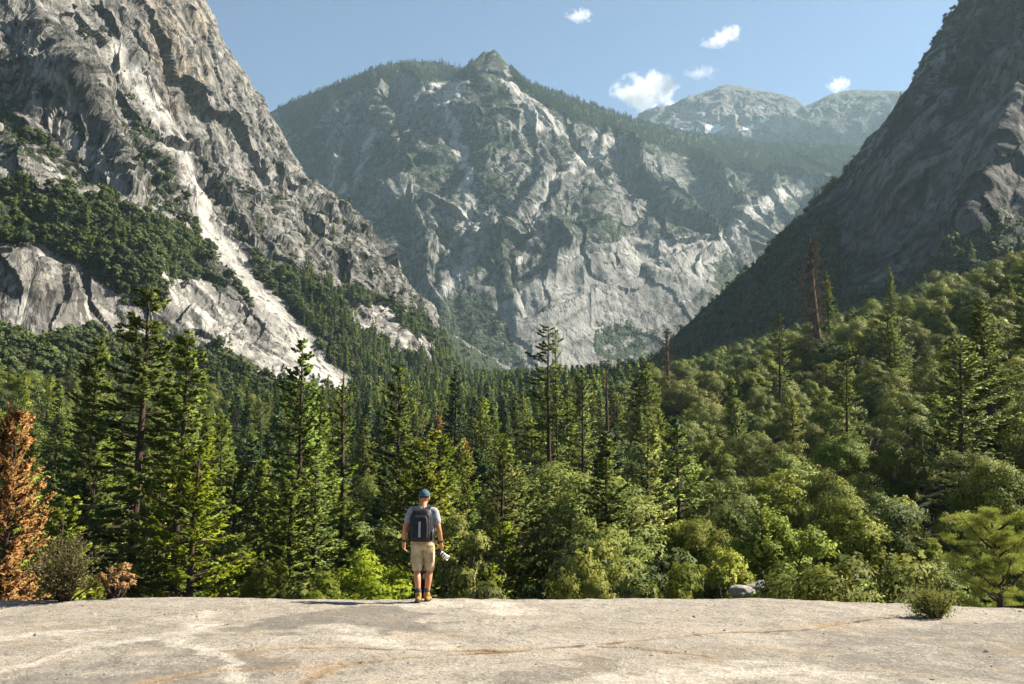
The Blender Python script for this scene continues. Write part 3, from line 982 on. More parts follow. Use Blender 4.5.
def open_pine(H, Rm, seed):
    """young flat-topped pine: a leaning trunk, level boughs carrying fans of needle tufts"""
    rng = np.random.default_rng(seed)
    tr, cr = Geo(), Geo()
    t = np.linspace(0, 1, 9)
    ax = np.stack([.10 * H * np.sin(t * 2.2), .03 * H * t, t * H * .97], 1)
    tr.tube(ax, .035 * H * (1 - t) ** .7 + .012, 8)
    for i in range(26):
        f = .33 + .64 * (i / 25) ** .8
        p0 = np.array([np.interp(f * H, ax[:, 2], ax[:, k]) for k in (0, 1)] + [f * H])
        a = i * 2.4 + rng.uniform(-.4, .4)
        L = Rm * (1.08 - .55 * max(0, f - .55) / .45) * rng.uniform(.6, 1.08)
        el = .10 + .3 * f + rng.normal() * .1
        d = np.array([math.cos(a) * math.cos(el), math.sin(a) * math.cos(el), math.sin(el)])
        pts, dd = limb(tr, rng, p0, d, L, .010 * H, 4, 5, .12)
        for k in range(11):
            u = rng.uniform(.35, 1.02)
            q = np.array([np.interp(u, np.linspace(0, 1, 5), pts[:, c]) for c in range(3)]) + rng.normal(size=3) * np.array([.13, .13, .05]) * L
            n = 220
            v = rvec(rng, n); v[:, 2] = np.abs(v[:, 2]) * .7
            v = v + d * .25
            l = .021 * H * rng.uniform(.7, 1.2, n)
            V, f_ = quads(q + rng.normal(size=(n, 3)) * np.array([.022, .022, .009]) * H + v * (l * .5)[:, None], v, rvec(rng, n), l, l * .16, rng)
            cr.add(V, f_, np.repeat(rng.uniform(.3, .7) + .3 * rng.random(n), 4))
    return tr, cr


def shrub(H, Rm, seed, stems=26, per=60, ls=.06, bare=.35, lean=(0, 0)):
    """many-stemmed bush: bare woody stems spreading from one root, small leaves at their ends"""
    rng = np.random.default_rng(seed)
    tr, cr = Geo(), Geo()
    for i in range(stems):
        a = rng.uniform(0, 6.28); s = rng.uniform(0, 1) ** .6
        d = unit([math.cos(a) * s * Rm / H + lean[0], math.sin(a) * s * Rm / H + lean[1], 1.0 - .35 * s])
        L = H * rng.uniform(.75, 1.15) * (1 - .12 * s) * math.sqrt(1 + (s * Rm / H) ** 2) * .9
        p, dd = limb(tr, rng, [math.cos(a) * .06 * Rm, math.sin(a) * .06 * Rm, -.05], d, L, .012 * H + .006, 5, 5, .14)
        for k in range(7):
            u = rng.uniform(bare, 1)
            q = np.array([np.interp(u, np.linspace(0, 1, 6), p[:, c]) for c in range(3)])
            e = unit(d + rng.normal(size=3) * .7)
            l = L * rng.uniform(.12, .3)
            tr.tube([q, q + e * l], [.006 + .003 * H, .003], 3)
            n = per // 3
            P = q + e * l * rng.uniform(.15, 1.1, (n, 1)) + rng.normal(size=(n, 3)) * ls * .9
            ll = ls * rng.uniform(.6, 1.3, n)
            V, f_ = quads(P, e + rvec(rng, n) * .8, rvec(rng, n) + [0, 0, .5], ll, ll * .42, rng)
            cr.add(V, f_, np.repeat(np.clip(rng.uniform(.2, .6) + .35 * rng.random(n), 0, 1), 4))
    return tr, cr


# ------------------------------------------------------------------ planting
class Kind:
    """one shape of tree: shared trunk and crown meshes"""
    def __init__(s, name, geo, bark, leaf, H, Rm):
        s.name, s.H, s.Rm = name, H, Rm
        s.trunk = geo[0].mesh('trunk', [bark], True)
        s.crown = geo[1].mesh('crown', [leaf], False)


def place(kind, x, y, z, H, rz, label, cat, group=None, name=None, wide=1.0):
    """an individual: an Empty at the base, with its trunk and its crown"""
    o = bpy.data.objects.new(name or kind.name, None)
    COL.objects.link(o)
    s = H / kind.H
    o.location = (x, y, z); o.rotation_euler = (0, 0, rz); o.scale = (s * wide, s * wide, s)
    o.empty_display_size = .2
    tag(o, label, cat, group)
    for nm, me in (('trunk', kind.trunk), ('crown', kind.crown)):
        c = bpy.data.objects.new(nm, me)
        COL.objects.link(c)
        c.parent = o
    return o


def proto_collection(name, kinds):
    """joined meshes for the uncountable forest, kept in a collection outside the scene"""
    col = bpy.data.collections.new(name)
    for i, (geo, bark, leaf) in enumerate(kinds):
        tr, cr = geo
        g = [Geo(), Geo()]
        V = np.concatenate(tr.V + cr.V); nt_ = sum(len(v) for v in tr.V)
        T = np.concatenate(tr.tint + cr.tint)
        q = tr.Q + [f + nt_ for f in cr.Q]; t3 = tr.T + [f + nt_ for f in cr.T]
        fs, mi = [], []
        if q:
            fs.append(np.concatenate(q)); mi.append(np.concatenate([np.zeros(sum(len(f) for f in tr.Q), int), np.ones(sum(len(f) for f in cr.Q), int)]))
        if t3:
            fs.append(np.concatenate(t3)); mi.append(np.concatenate([np.zeros(sum(len(f) for f in tr.T), int), np.ones(sum(len(f) for f in cr.T), int)]))
        me = mesh_np('forest_tree', V, fs, [bark, leaf], False, {'tint': T}, np.concatenate(mi))
        leaf_normals(me, np.concatenate(tr.nrm + cr.nrm))
        o = bpy.data.objects.new('forest_tree_%02d' % i, me)
        col.objects.link(o)
    return col


def gn_scatter(name, col, P, idx, scale, rotz, label, cat, wide=None, tiltn=None):
    me = bpy.data.meshes.new(name)
    me.vertices.add(len(P)); me.vertices.foreach_set('co', np.asarray(P, np.float32).ravel())
    S = np.stack([scale * (wide if wide is not None else 1), scale * (wide if wide is not None else 1), scale], 1)
    a = me.attributes.new('sc', 'FLOAT_VECTOR', 'POINT'); a.data.foreach_set('vector', S.astype(np.float32).ravel())
    a = me.attributes.new('rt', 'FLOAT_VECTOR', 'POINT'); a.data.foreach_set('vector', np.stack([RNG.normal(size=len(P)) * .035, RNG.normal(size=len(P)) * .035, rotz], 1).astype(np.float32).ravel())
    a = me.attributes.new('ix', 'INT', 'POINT'); a.data.foreach_set('value', np.asarray(idx, np.int32))
    o = bpy.data.objects.new(name, me)
    COL.objects.link(o)
    tag(o, label, cat, None, 'stuff')
    g = bpy.data.node_groups.new(name, 'GeometryNodeTree')
    g.interface.new_socket('Geometry', in_out='INPUT', socket_type='NodeSocketGeometry')
    g.interface.new_socket('Geometry', in_out='OUTPUT', socket_type='NodeSocketGeometry')
    N = g.nodes.new
    gi, go = N('NodeGroupInput'), N('NodeGroupOutput')
    ci = N('GeometryNodeCollectionInfo'); ci.inputs['Collection'].default_value = col
    ci.inputs['Separate Children'].default_value = True; ci.inputs['Reset Children'].default_value = True
    io = N('GeometryNodeInstanceOnPoints'); io.inputs['Pick Instance'].default_value = True
    def na(nm, t):
        d = N('GeometryNodeInputNamedAttribute'); d.data_type = t; d.inputs['Name'].default_value = nm
        return [s for s in d.outputs if s.enabled and s.name == 'Attribute'][0]
    L = g.links.new
    L(gi.outputs[0], io.inputs['Points']); L(ci.outputs[0], io.inputs['Instance'])
    L(na('ix', 'INT'), io.inputs['Instance Index'])
    e2r = N('FunctionNodeEulerToRotation'); L(na('rt', 'FLOAT_VECTOR'), e2r.inputs[0]); L(e2r.outputs[0], io.inputs['Rotation'])
    L(na('sc', 'FLOAT_VECTOR'), io.inputs['Scale'])
    L(io.outputs[0], go.inputs[0])
    md = o.modifiers.new('scatter', 'NODES'); md.node_group = g
    return o
# ------------------------------------------------------------------ the forest
K = {}
MAT_BUSHY = leaf_mat('bush_leaves', (.050, .070, .012), (.185, .215, .055), .28, (.36, .36, .06))
for i in range(5):
    K['fir%d' % i] = Kind('fir_tree', conifer(30, 5.6 + .5 * (i % 3), 100 + i, .08 + .06 * (i % 2),   .58, 34, .55, .20 + .06 * (i % 2), .05 * (i % 3), 1, .40, 6, True, 4, .72), BARK, MAT_FIR, 30, 5.4)
for i in range(3):
    K['dark%d' % i] = Kind('fir_tree', conifer(30, 5.0, 120 + i, .05, .55, 32, .55, .3, 0, 1, .3, 6, True, 4, .75), BARK, MAT_FIRD, 30, 4.4)
for i in range(3):
    K['thin%d' % i] = Kind('pine_tree', conifer(30, 4.4, 140 + i, .16 + .08 * i,   .80, 28, .50, .15, .20, 1, .55, 5, True, 4, .5), BARK, MAT_FIR, 30, 4.0)
for i in range(4):
    K['young%d' % i] = Kind('conifer_tree', conifer(12, 3.2 + .4 * (i % 2), 160 + i, .04,   .34, 26, .27, .02, .06, 1, .5, 6, True, 4, .62), BARK, (MAT_YNG, MAT_FIR)[i % 2], 12, 3.1)
for i in range(6):
    K['oak%d' % i] = Kind('oak_tree', broadleaf(10, 4.6 + .5 * (i % 3), 200 + i, 36 + 4 * (i % 3), 800, .23, .12, 1.05, True, .28, 1 + (i % 3 == 2)), BARKG, MAT_OAKD if i in (1, 4) else MAT_OAK, 10, 4.9)
for i in range(4):
    K['leafy%d' % i] = Kind('leafy_tree', broadleaf(10, 3.4 + .5 * (i % 2), 220 + i, 34, 720, .21, .10, 1.15, True, .3, 1, .9), BARKG, MAT_GRN, 10, 3.6)
for i in range(3):
    K['gaunt%d' % i] = Kind('oak_tree', broadleaf(11, 3.9, 240 + i, 40, 380, .20, .15, 1.1, True, .4, 1 + (i == 1), 1.2), BARKG, MAT_OAK, 11, 4.0)
for i in range(4):
    K['bush%d' % i] = Kind('bush', broadleaf(3.2, 2.0, 260 + i, 30, 760, .085, -.05, 1.1, True, .12, 4, 1.2), BARKG, (MAT_GRN, MAT_BUSHY)[i % 2], 3.2, 2.0)

IND = {'conifer': [], 'broadleaf': [], 'bush': []}
REST = []


def base_of(px, py_top, D):
    p = at(px, py_top, D)
    zg = float(ground_z(np.array([p[0]]), np.array([D]))[0]) - .3
    return p[0], D, zg, p[2] - zg


NAMED = [
    # kind, px, py_top, D, width, name, label, category
    ('fir0', 96, 338, 86, 1.0, 'fir_tree', 'tall dark green fir left of the tallest fir, above the orange tree', 'tree'),
    ('fir1', 148, 276, 74, 1.05, 'fir_tree', 'tallest dark green fir of the trio in front of the scrubby cliff', 'tree'),
    ('fir3', 186, 328, 68, .95, 'fir_tree', 'tall fir with bare lower trunk just right of the tallest fir', 'tree'),
    ('thin1', 224, 412, 92, .8, 'pine_tree', 'thin sparse pine with grey stem right of the three big firs', 'tree'),
    ('fir4', 305, 340, 84, .9, 'fir_tree', 'tall dark fir with ragged top against the pale scree slabs', 'tree'),
    ('fir2', 320, 394, 90, .85, 'fir_tree', 'shorter green fir close beside the ragged-topped tall fir', 'tree'),
    ('thin0', 345, 388, 96, .9, 'pine_tree', 'slender sparse pine between the ragged fir and the narrow fir', 'tree'),
    ('fir1', 399, 356, 96, .82, 'fir_tree', 'narrow tall fir rising behind the hiker in the centre', 'tree'),
    ('dark0', 456, 370, 190, 1.0, 'fir_tree', 'dense dark pointed fir above the two small orange tops', 'tree'),
    ('young1', 441, 434, 74, .8, 'conifer_tree', 'narrow bright green conifer right behind the hiker cap', 'tree'),
    ('thin2', 549, 326, 118, 1.05, 'pine_tree', 'tallest sparse pine standing alone against the pale valley slabs', 'tree'),
    ('thin0', 556, 338, 121, .55, 'pine_tree', 'bare thin pine stem crowded against the tallest sparse pine', 'tree'),
    ('fir2', 582, 366, 112, .75, 'fir_tree', 'slim open fir right of the tallest sparse pine', 'tree'),
    ('dark1', 505, 400, 210, 1.0, 'fir_tree', 'dark fir left of the tallest sparse pine', 'tree'),
    ('fir0', 826, 272, 240, .75, 'fir_tree', 'small green fir touching the tall reddish dead tree', 'tree'),
    ('fir3', 888, 266, 272, .75, 'fir_tree', 'lone small fir on the crest of the bushy hillside', 'tree'),
    ('fir4', 640, 404, 150, .9, 'fir_tree', 'green fir below the rusty dead tree at the foot of the dark mountain', 'tree'),
    ('young0', 18, 470, 60, 1.0, 'conifer_tree', 'green conifer behind the big orange tree', 'tree'),
    ('young2', 66, 500, 52, .95, 'conifer_tree', 'small pale conifer between the orange tree and the firs', 'tree'),
]
for k, px, py, D, wide, nm, lab, cat in NAMED:
    x, y, z, H = base_of(px, py, D)
    place(K[k], x, y, z, H, px * 1.7, lab, cat, None, nm, wide)

# dead and odd trees
SNAG1 = Kind('dead_tree', snag(27, 301, 3.6, .25, 9, .55), BARKR, MAT_RUST, 27, 3.4)
SNAG2 = Kind('dead_tree', snag(20, 302, 2.9, .2, 7, .6), BARKG, MAT_DRY, 20, 3)
SNAG3 = Kind('dead_tree', snag(20, 303, 1.6, .35, 2, .8), BARK, MAT_DRY, 20, 3)
ORG = Kind('dead_conifer', conifer(9, 2.3, 310, .03, .20, 40, .17, .05, .0, 1, .4, 8, True, 5, .6), BARK, MAT_ORANGE, 9, 2.6)
for kd, px, py, D, wide, nm, lab, cat in (
        (SNAG1, 813, 238, 226, 1.5, 'dead_tree', 'tall reddish dead tree standing out above the bushy hillside', 'tree'),
        (SNAG1, 668, 326, 265, 1.2, 'dead_tree', 'rusty brown dead tree at the foot of the dark mountain', 'tree'),
        (SNAG2, 954, 336, 128, 1.1, 'dead_tree', 'grey leafless tree standing among the bushes of the right hillside', 'tree'),
        (SNAG3, 608, 372, 158, 1.0, 'dead_tree', 'bare dark dead trunk right of the slim open fir', 'tree'),
        (SNAG3, 346, 372, 150, .9, 'dead_tree', 'bare dead trunk showing beside the slender sparse pine', 'tree'),
        (ORG, 17, 416, 46, .62, 'dead_conifer', 'big orange dead conifer at the left edge above the slab', 'tree'),
        (ORG, 438, 418, 205, .8, 'dead_conifer', 'tiny orange dead treetop, upper one of the two behind the hiker', 'tree'),
        (ORG, 463, 440, 165, .7, 'dead_conifer', 'tiny orange dead treetop, lower one of the two behind the hiker', 'tree')):
    x, y, z, H = base_of(px, py, D)
    place(kd, x, y, z, H, px * 2.3, lab, cat, None, nm, wide)
ORB = Kind('bush', broadleaf(.62, .36, 312, 13, 150, .05, 0, 1, True, .12, 3, 1), BARK, MAT_ORANGE, .62, .36)
_p = at(109, 596, 16.75)
place(ORB, _p[0], 17.0, float(slab_z(np.array(_p[0]), np.array(17.0))) - .03, .62, 1.0, 'low orange withered bush right of the dark twiggy bush', 'bush', None, 'bush', 1.0)
PINE = Kind('pine_tree', open_pine(3.4, 1.75, 320), BARK, MAT_PINE, 3.4, 1.75)
_t = at(990, 523, 19.3)
_z = float(slab_z(np.array(_t[0]), np.array(19.3))) - .05
place(PINE, _t[0], 19.3, _z, _t[2] - _z, .6, 'young bright green pine with flat spreading boughs near the right edge', 'tree', None, 'pine_tree', .85)

# --- random filling
rng = np.random.default_rng(11)
cand = []
HILL_X, HILL_Y = [600, 640, 700, 760, 830, 890, 940, 1024, 1100], [410, 398, 358, 340, 324, 308, 286, 254, 220]
for d0, d1, s in ((22, 34, 2.6), (34, 60, 4.1), (60, 110, 5.6), (110, 190, 6.4), (190, 330, 7.2), (330, 560, 8.2), (560, 1000, 9.5), (1000, 1450, 12)):
    xs = np.arange(-d1 * .62, d1 * .62, s); ys = np.arange(d0, d1, s)
    X, Y = np.meshgrid(xs, ys)
    X = (X + rng.uniform(-.48, .48, X.shape) * s).ravel(); Y = (Y + rng.uniform(-.48, .48, Y.shape) * s).ravel()
    m = (np.abs(X) < .57 * Y + 3)
    X, Y = X[m], Y[m]
    Z = ground_z(X, Y)
    if d0 > 150:
        rz_ = right_z(X, Y)
        top = np.maximum(Z, rz_)
        p_, q_ = to_px(np.stack([X, Y, top], -1))
        hill = (q_ > np.interp(p_, HILL_X, HILL_Y)) & (p_ > 615) & (Y < 700)
        m = (np.maximum(left_z(X, Y), rz_) - Z < 4) | hill
        Z = np.where(hill, top, Z)
        X, Y, Z = X[m], Y[m], Z[m]
    for x, y, z in zip(X, Y, Z):
        px = 512 + F * x / y
        cand.append((y, x, z, px))
cand.sort()
cov = np.zeros((342, 560), bool)
cov[300:] = True
gy, gx = np.mgrid[0:342, 0:560]


def cover(px, ptop, pbot, hw, shape):
    """share of a tree's outline not yet hidden by nearer trees; marks it as covered"""
    cx = px / 2 + 24; t, b, hw = ptop / 2, pbot / 2, max(hw / 2, .8)
    x0, x1 = int(max(0, cx - hw)), int(min(560, cx + hw + 1)); y0, y1 = int(max(0, t)), int(min(342, b + 1))
    if x1 <= x0 or y1 <= y0: return 0, 1
    X, Y = gx[y0:y1, x0:x1], gy[y0:y1, x0:x1]
    v = (Y - t) / max(b - t, 1)
    if shape == 'cone': m = np.abs(X - cx) < hw * (.15 + .85 * v)
    else: m = ((X - cx) / hw) ** 2 + (2 * v - 1) ** 2 < 1
    c = cov[y0:y1, x0:x1]
    new = int((m & ~c).sum()); tot = int(m.sum())
    cov[y0:y1, x0:x1] = c | (m & (v < .97))
    return new, max(tot, 1)


sel = []
for y, x, z, px in cand:
    u = rng.random()
    n0 = float(perlin(x / 35, y / 35, 4.4))
    right = sstep(540, 700, np.array(px + n0 * 160)).item()
    if y < 34:
        if y < 24 or rng.random() < .15: continue
        kd = 'bush%d' % rng.integers(4) if u < .8 else 'leafy%d' % rng.integers(4)
        H = rng.uniform(2.6, 5.2) if u < .8 else rng.uniform(4.5, 6.5)
        if px > 880: H *= .45
        if 925 < px < 1060 and y < 27: continue
    elif y < 60:
        H = rng.uniform(5, 10)
        kd = ('leafy%d' % rng.integers(4)) if u < .34 else ('oak%d' % rng.integers(6)) if u < .5 + .25 * right else ('young%d' % rng.integers(4)) if u < .9 - .1 * right else 'gaunt%d' % rng.integers(3)
        if px > 880: H *= .62
    elif y < 200:
        pf = (.16 - .10 * right)
        if u < pf: kd = ('fir%d' % rng.integers(5), 'thin%d' % rng.integers(3), 'fir%d' % rng.integers(5))[rng.integers(3)]; H = rng.uniform(15, 24)
        elif u < pf + .30 * (1 - right) + .05: kd = 'young%d' % rng.integers(4); H = rng.uniform(9, 17)
        elif u < pf + .42: kd = 'gaunt%d' % rng.integers(3); H = rng.uniform(8, 14)
        elif u < pf + .42 + .2 * (1 - right) + .08: kd = 'leafy%d' % rng.integers(4); H = rng.uniform(7, 12)
        else: kd = 'oak%d' % rng.integers(6); H = rng.uniform(7, 12.5)
        if kd[:3] in ('oak', 'lea', 'gau'): H *= 1 - .3 * right
    else:
        lf = sstep(330, 160, np.array(px)).item()
        if u < (1 - right) * (1 - lf * .75) * .85 + .02: kd = ('fir%d' % rng.integers(5), 'dark%d' % rng.integers(3), 'young%d' % rng.integers(2))[rng.integers(3)]; H = rng.uniform(10, 20) * (1 - .15 * right)
        else: kd = 'oak%d' % rng.integers(6) if u < .93 else 'leafy%d' % rng.integers(4); H = rng.uniform(7.5, 13.5)
    # keep the everyday canopy below the line it has in the valley; only the named trees stand above it
    ztop = at(px, np.interp(px, [-50, 100, 300, 500, 620, 760, 900, 1100], [425, 425, 418, 432, 418, 352, 300, 215]) + abs(rng.normal()) * 22, y)[2]
    if y < 170 and H > ztop - z:
        if ztop - z < H * .35 and y > 24: continue
        H = max(ztop - z, 2.0)
    kk = K[kd]
    w = rng.uniform(.85, 1.2) if kd[:3] not in ('oak', 'lea') else rng.uniform(.7, 1.0)
    R_ = kk.Rm * H / kk.H * w
    p1, q1 = to_px(np.array([x, y, z + H])); p0, q0 = to_px(np.array([x, y, z]))
    cone = kd[:3] in ('fir', 'dar', 'thi', 'you')
    new, tot = cover(float(p0), float(q1), float(q0), R_ * F / y * .85, 'cone' if cone else 'ell')
    sel.append((new, tot, kd, x, y, z - .3, H, rng.uniform(0, 6.28), w, cone))
for grp, lim, test in (('conifer', 235, lambda s: s[9]), ('broadleaf', 285, lambda s: not s[9] and s[2][:4] != 'bush'), ('bush', 110, lambda s: s[2][:4] == 'bush')):
    c = [s for s in sel if test(s)]
    good = sorted([s for s in c if s[0] >= 14 and s[0] > .1 * s[1]], key=lambda s: -s[0])[:lim]
    ids = set(map(id, good))
    IND[grp] = good
    REST += [s for s in c if id(s) not in ids and s[4] < 1700]
LAB = {'fir': ('green conifer crowded among its likes in the forest below the slab', 'tree', 'conifers crowding the valley forest'),
       'dar': ('green conifer crowded among its likes in the forest below the slab', 'tree', 'conifers crowding the valley forest'),
       'thi': ('green conifer crowded among its likes in the forest below the slab', 'tree', 'conifers crowding the valley forest'),
       'you': ('green conifer crowded among its likes in the forest below the slab', 'tree', 'conifers crowding the valley forest'),
       'oak': ('round bushy green tree crowded among its likes beyond the slab', 'tree', 'round leafy trees covering the hillside and valley'),
       'gau': ('round bushy green tree crowded among its likes beyond the slab', 'tree', 'round leafy trees covering the hillside and valley'),
       'lea': ('round bushy green tree crowded among its likes beyond the slab', 'tree', 'round leafy trees covering the hillside and valley'),
       'bus': ('low green bush in the hedge-like row just beyond the slab edge', 'bush', 'green bushes along the far edge of the slab')}
for g in IND.values():
    for new, tot, kd, x, y, z, H, rz, w, cone in g:
        lab, cat, grp = LAB[kd[:3]]
        o = place(K[kd], x, y, z, H, rz, lab, cat, grp, None, w)
        o.rotation_euler = (rng.normal() * .03, rng.normal() * .03, rz)
print('individuals', {k: len(v) for k, v in IND.items()}, 'rest', len(REST))

# --- what nobody could count
LOWF = [(conifer(25, 5.2, 400 + i, .04, 1.1, 9, 1.7, .22, .03, 1, .35, 5, False, 2, .75), BARK, (MAT_FIR, MAT_FIRD)[i % 2]) for i in range(4)]
MIDO = [(broadleaf(10, 4.8, 410 + i, 26, 210, .42, .05, 1.05, False, .3), BARKG, MAT_OAKD if i % 2 else MAT_OAK) for i in range(4)]
SCR = [(broadleaf(5, 3.4, 420 + i, 16, 70, .75, -.05, 1.0, False, .2), BARKG, MAT_SCRUB) for i in range(3)]
FORCOL = proto_collection('forest_trees', LOWF + MIDO + SCR)

r = REST
P = np.array([(s[3], s[4], s[5]) for s in r])
ix = np.array([rng.integers(4) if s[9] else 4 + rng.integers(4) for s in r])
sc = np.array([s[6] / (25 if s[9] else 10) for s in r])
gn_scatter('forest', FORCOL, P, ix, sc, rng.uniform(0, 6.28, len(r)), 'dense green forest filling the valley and slopes behind the nearer trees', 'forest', np.where(ix < 4, rng.uniform(.85, 1.25, len(r)), rng.uniform(.7, 1.0, len(r))))


def veg_points(G, prob, n):
    p = prob.ravel()
    p = p / p.sum()
    i = rng.choice(p.size, n, True, p)
    Q = G.reshape(-1, 3)[i]
    return Q + rng.normal(size=Q.shape) * np.array([1.0, 1.0, 0])


# scrub on the pale cliff
v = LA['veg']
Pl = veg_points(LG, np.clip(v - .3, 0, 1) ** 1.5, 8000)
Pl[:, 2] -= .6
hi = rng.random(len(Pl)) < .10 + .4 * (to_px(Pl)[0] > 300)
gn_scatter('cliff_scrub', FORCOL, Pl, np.where(hi, rng.integers(0, 4, len(Pl)), 8 + rng.integers(0, 3, len(Pl))),
           np.where(hi, rng.uniform(.25, .55, len(Pl)), rng.uniform(.5, 1.5, len(Pl))), rng.uniform(0, 6.28, len(Pl)), 'dark green scrub growing on the ledges of the pale granite cliff', 'scrub')
# trees on the shaded mountain
v = RA['veg']
dc = d_line(RG[..., 0], RG[..., 1], R_CREST)
Pr = veg_points(RG, np.clip(v - .42, 0, 1) ** 1.3 + .6 * (dc < 7), 5200)
Pr[:, 2] -= .5
hi = rng.random(len(Pr)) < .15
gn_scatter('mountain_scrub', FORCOL, Pr, np.where(hi, rng.integers(0, 4, len(Pr)), 8 + rng.integers(0, 3, len(Pr))),
           np.where(hi, rng.uniform(.2, .5, len(Pr)), rng.uniform(.4, 1.2, len(Pr))), rng.uniform(0, 6.28, len(Pr)), 'dark scrub growing on the shaded rock mountain', 'scrub')
# conifers on the central peak
v = MA['veg']
_mx, _my = to_px(MG)
Pm = veg_points(MG, np.where(v > .78, 1.0, .22 * np.clip(v - .42, 0, 1) ** 1.2) * (np.hypot(_mx - 492, _my - 58) > 20), 17000)
Pm[:, 2] -= 1
gn_scatter('mountain_forest', FORCOL, Pm, 1 + 2 * rng.integers(0, 2, len(Pm)), rng.uniform(.25, .68, len(Pm)), rng.uniform(0, 6.28, len(Pm)),
           'distant conifer forest along the crest and ledges of the grey mountain', 'forest')
# ------------------------------------------------------------------ the granite slab in front
def slab_pt(px, py):
    """point of the slab seen at a photo pixel"""
    D = 12.0
    for _ in range(12):
        p = at(px, py, D)
        s = (p[2] - CAMZ) / D
        z = float(slab_z(np.array(p[0]), np.array(D), False))
        D = (z - CAMZ) / s
    return at(px, py, D)


def slab_line(pts):
    return np.array([slab_pt(*p)[:2] for p in pts])


def build_slab():
    X = np.concatenate([np.arange(-40, -11, .5), np.arange(-11, 11, .036), np.arange(11, 40, .5)])
    Y = np.concatenate([np.arange(-14, 7.6, .4), np.arange(7.6, 17.9, .03), np.arange(17.9, 27, .2)])
    X, Y = np.meshgrid(X, Y)
    Z = slab_z(X, Y)
    w = fbm(X / .5, Y / .5, 3, 3) * .07
    w2 = fbm(X / .5, Y / .5, 31, 3) * .07
    big = fbm(X / 1.2, Y / 1.6, 41, 5, .6) * .8
    crack = np.full(X.shape, 9.0)
    for l in ([(300, 684), (345, 664), (420, 658), (512, 652), (580, 646), (650, 639), (735, 633), (800, 630), (862, 622), (905, 616)],
              [(602, 647), (640, 650), (690, 655), (712, 659)], [(140, 684), (215, 672), (300, 668), (380, 660)], [(240, 652), (330, 648), (430, 651), (512, 652)]):
        crack = np.minimum(crack, d_line(X + w, Y + w2, slab_line(l)))
    g = 1 - sstep(.02, .07, crack)
    g2 = g * sstep(-.55, .1, perlin(X * 1.1, Y * 1.1, 9.0))
    Z = Z - .022 * g2
    # sheets peeling at the crack: one side a little higher
    Z = Z + .015 * sstep(.5, 0, crack) * (fbm(X / .3, Y / .3, 8, 3) * .5)
    dark = np.zeros(X.shape); pale = np.zeros(X.shape)
    P3 = np.stack([X, Y, Z], -1)
    px, py = to_px(P3)
    def zone(poly, soft):
        wp = np.array([slab_pt(*p)[:2] for p in poly])
        m = in_poly(X + big + w, Y + big * 1.3 + w2, wp)
        return m
    dark = np.maximum(dark, zone([(235, 622), (300, 612), (345, 607), (395, 607), (432, 622), (440, 632), (380, 634), (320, 626), (260, 628)], .3) * .9)
    dark = np.maximum(dark, zone([(150, 660), (240, 648), (300, 664), (260, 690), (130, 690)], .3) * .65)
    dark = np.maximum(dark, zone([(520, 668), (590, 655), (630, 668), (560, 682)], .3) * .5)
    dark = np.maximum(dark, zone([(100, 640), (190, 640), (180, 700), (60, 700)], .3) * .35)
    dark = np.maximum(dark, zone([(760, 632), (1040, 622), (1040, 684), (900, 684)], .3) * .35)
    for l, wd in (([(-10, 672), (60, 655), (120, 643), (180, 634)], .16), ([(228, 684), (212, 664), (198, 650), (186, 638), (196, 626), (205, 612)], .15),
                  ([(-10, 640), (60, 632), (130, 628)], .22), ([(350, 628), (380, 640), (430, 650)], .3), ([(640, 684), (760, 668), (820, 676)], .35), ([(440, 604), (480, 606), (520, 612)], .5)):
        pale = np.maximum(pale, 1 - sstep(wd * .5, wd * 1.5, d_line(X + w * 3 + big * .35, Y + w2 * 3 + big * .3, slab_line(l))))
    stain = 1 - sstep(.02, .20, crack + .06 * fbm(X / .4, Y / .4, 77, 3))
    at_ = dict(stain=stain * (.35 + .65 * sstep(-.3, .3, perlin(X * .7, Y * .7, 22.0))), crack=g * (.45 + .55 * sstep(-.2, .3, perlin(X * .9, Y * .9, 2.0))), dark=blur_cols(dark, 4), pale=pale)
    n = NT('slab_granite')
    P = n.pos()
    a = n.noise(P, .7, 8, .72, .8)
    b = n.noise(P, 2.6, 8, .7, .5, (1, .75, 1))
    c_ = n.noise(P, 13, 5, .75)
    d_ = n.noise(P, 55, 4, .75)
    f = n.math('ADD', n.math('MULTIPLY', a, .40), n.math('ADD', n.math('MULTIPLY', b, .35), n.math('MULTIPLY', c_, .25)))
    col = n.ramp(f, [(.37, (.145, .126, .10)), (.45, (.24, .213, .174)), (.53, (.322, .29, .242)), (.63, (.39, .357, .303))])
    # grey lichen crust, speckled
    e_ = n.noise(P, 26, 4, .8)
    lm = n.math('ADD', n.math('MULTIPLY', b, .42), n.math('ADD', n.math('MULTIPLY', c_, .30), n.math('MULTIPLY', e_, .28)))
    lm = n.math('ADD', lm, n.math('MULTIPLY', n.attr('dark'), .13))
    lm = n.math('SUBTRACT', lm, n.math('MULTIPLY', n.attr('pale'), .11))
    lich = n.ramp(lm, [(.495, 0.0), (.56, 1.0)])
    lich = n.math('MULTIPLY', lich, n.ramp(d_, [(.38, .35), (.58, 1.0)]))
    col = n.mix(n.math('MULTIPLY', lich, .88), col, (.082, .075, .064))
    # tan stains
    tn = n.ramp(n.noise(P, 1.1, 6, .65, 1.0), [(.52, 0.0), (.66, 1.0)])
    col = n.mix(n.math('MULTIPLY', tn, .22), col, (.42, .30, .17))
    pc = n.ramp(c_, [(.3, (.36, .33, .285)), (.6, (.47, .44, .385))])
    col = n.mix(n.math('MULTIPLY', n.attr('pale'), n.ramp(n.math('ADD', n.math('MULTIPLY', b, .6), n.math('MULTIPLY', c_, .4)), [(.42, .0), (.6, .6)])), col, pc)
    sp = n.ramp(d_, [(.36, .5), (.5, 1.0), (.66, 1.3)])
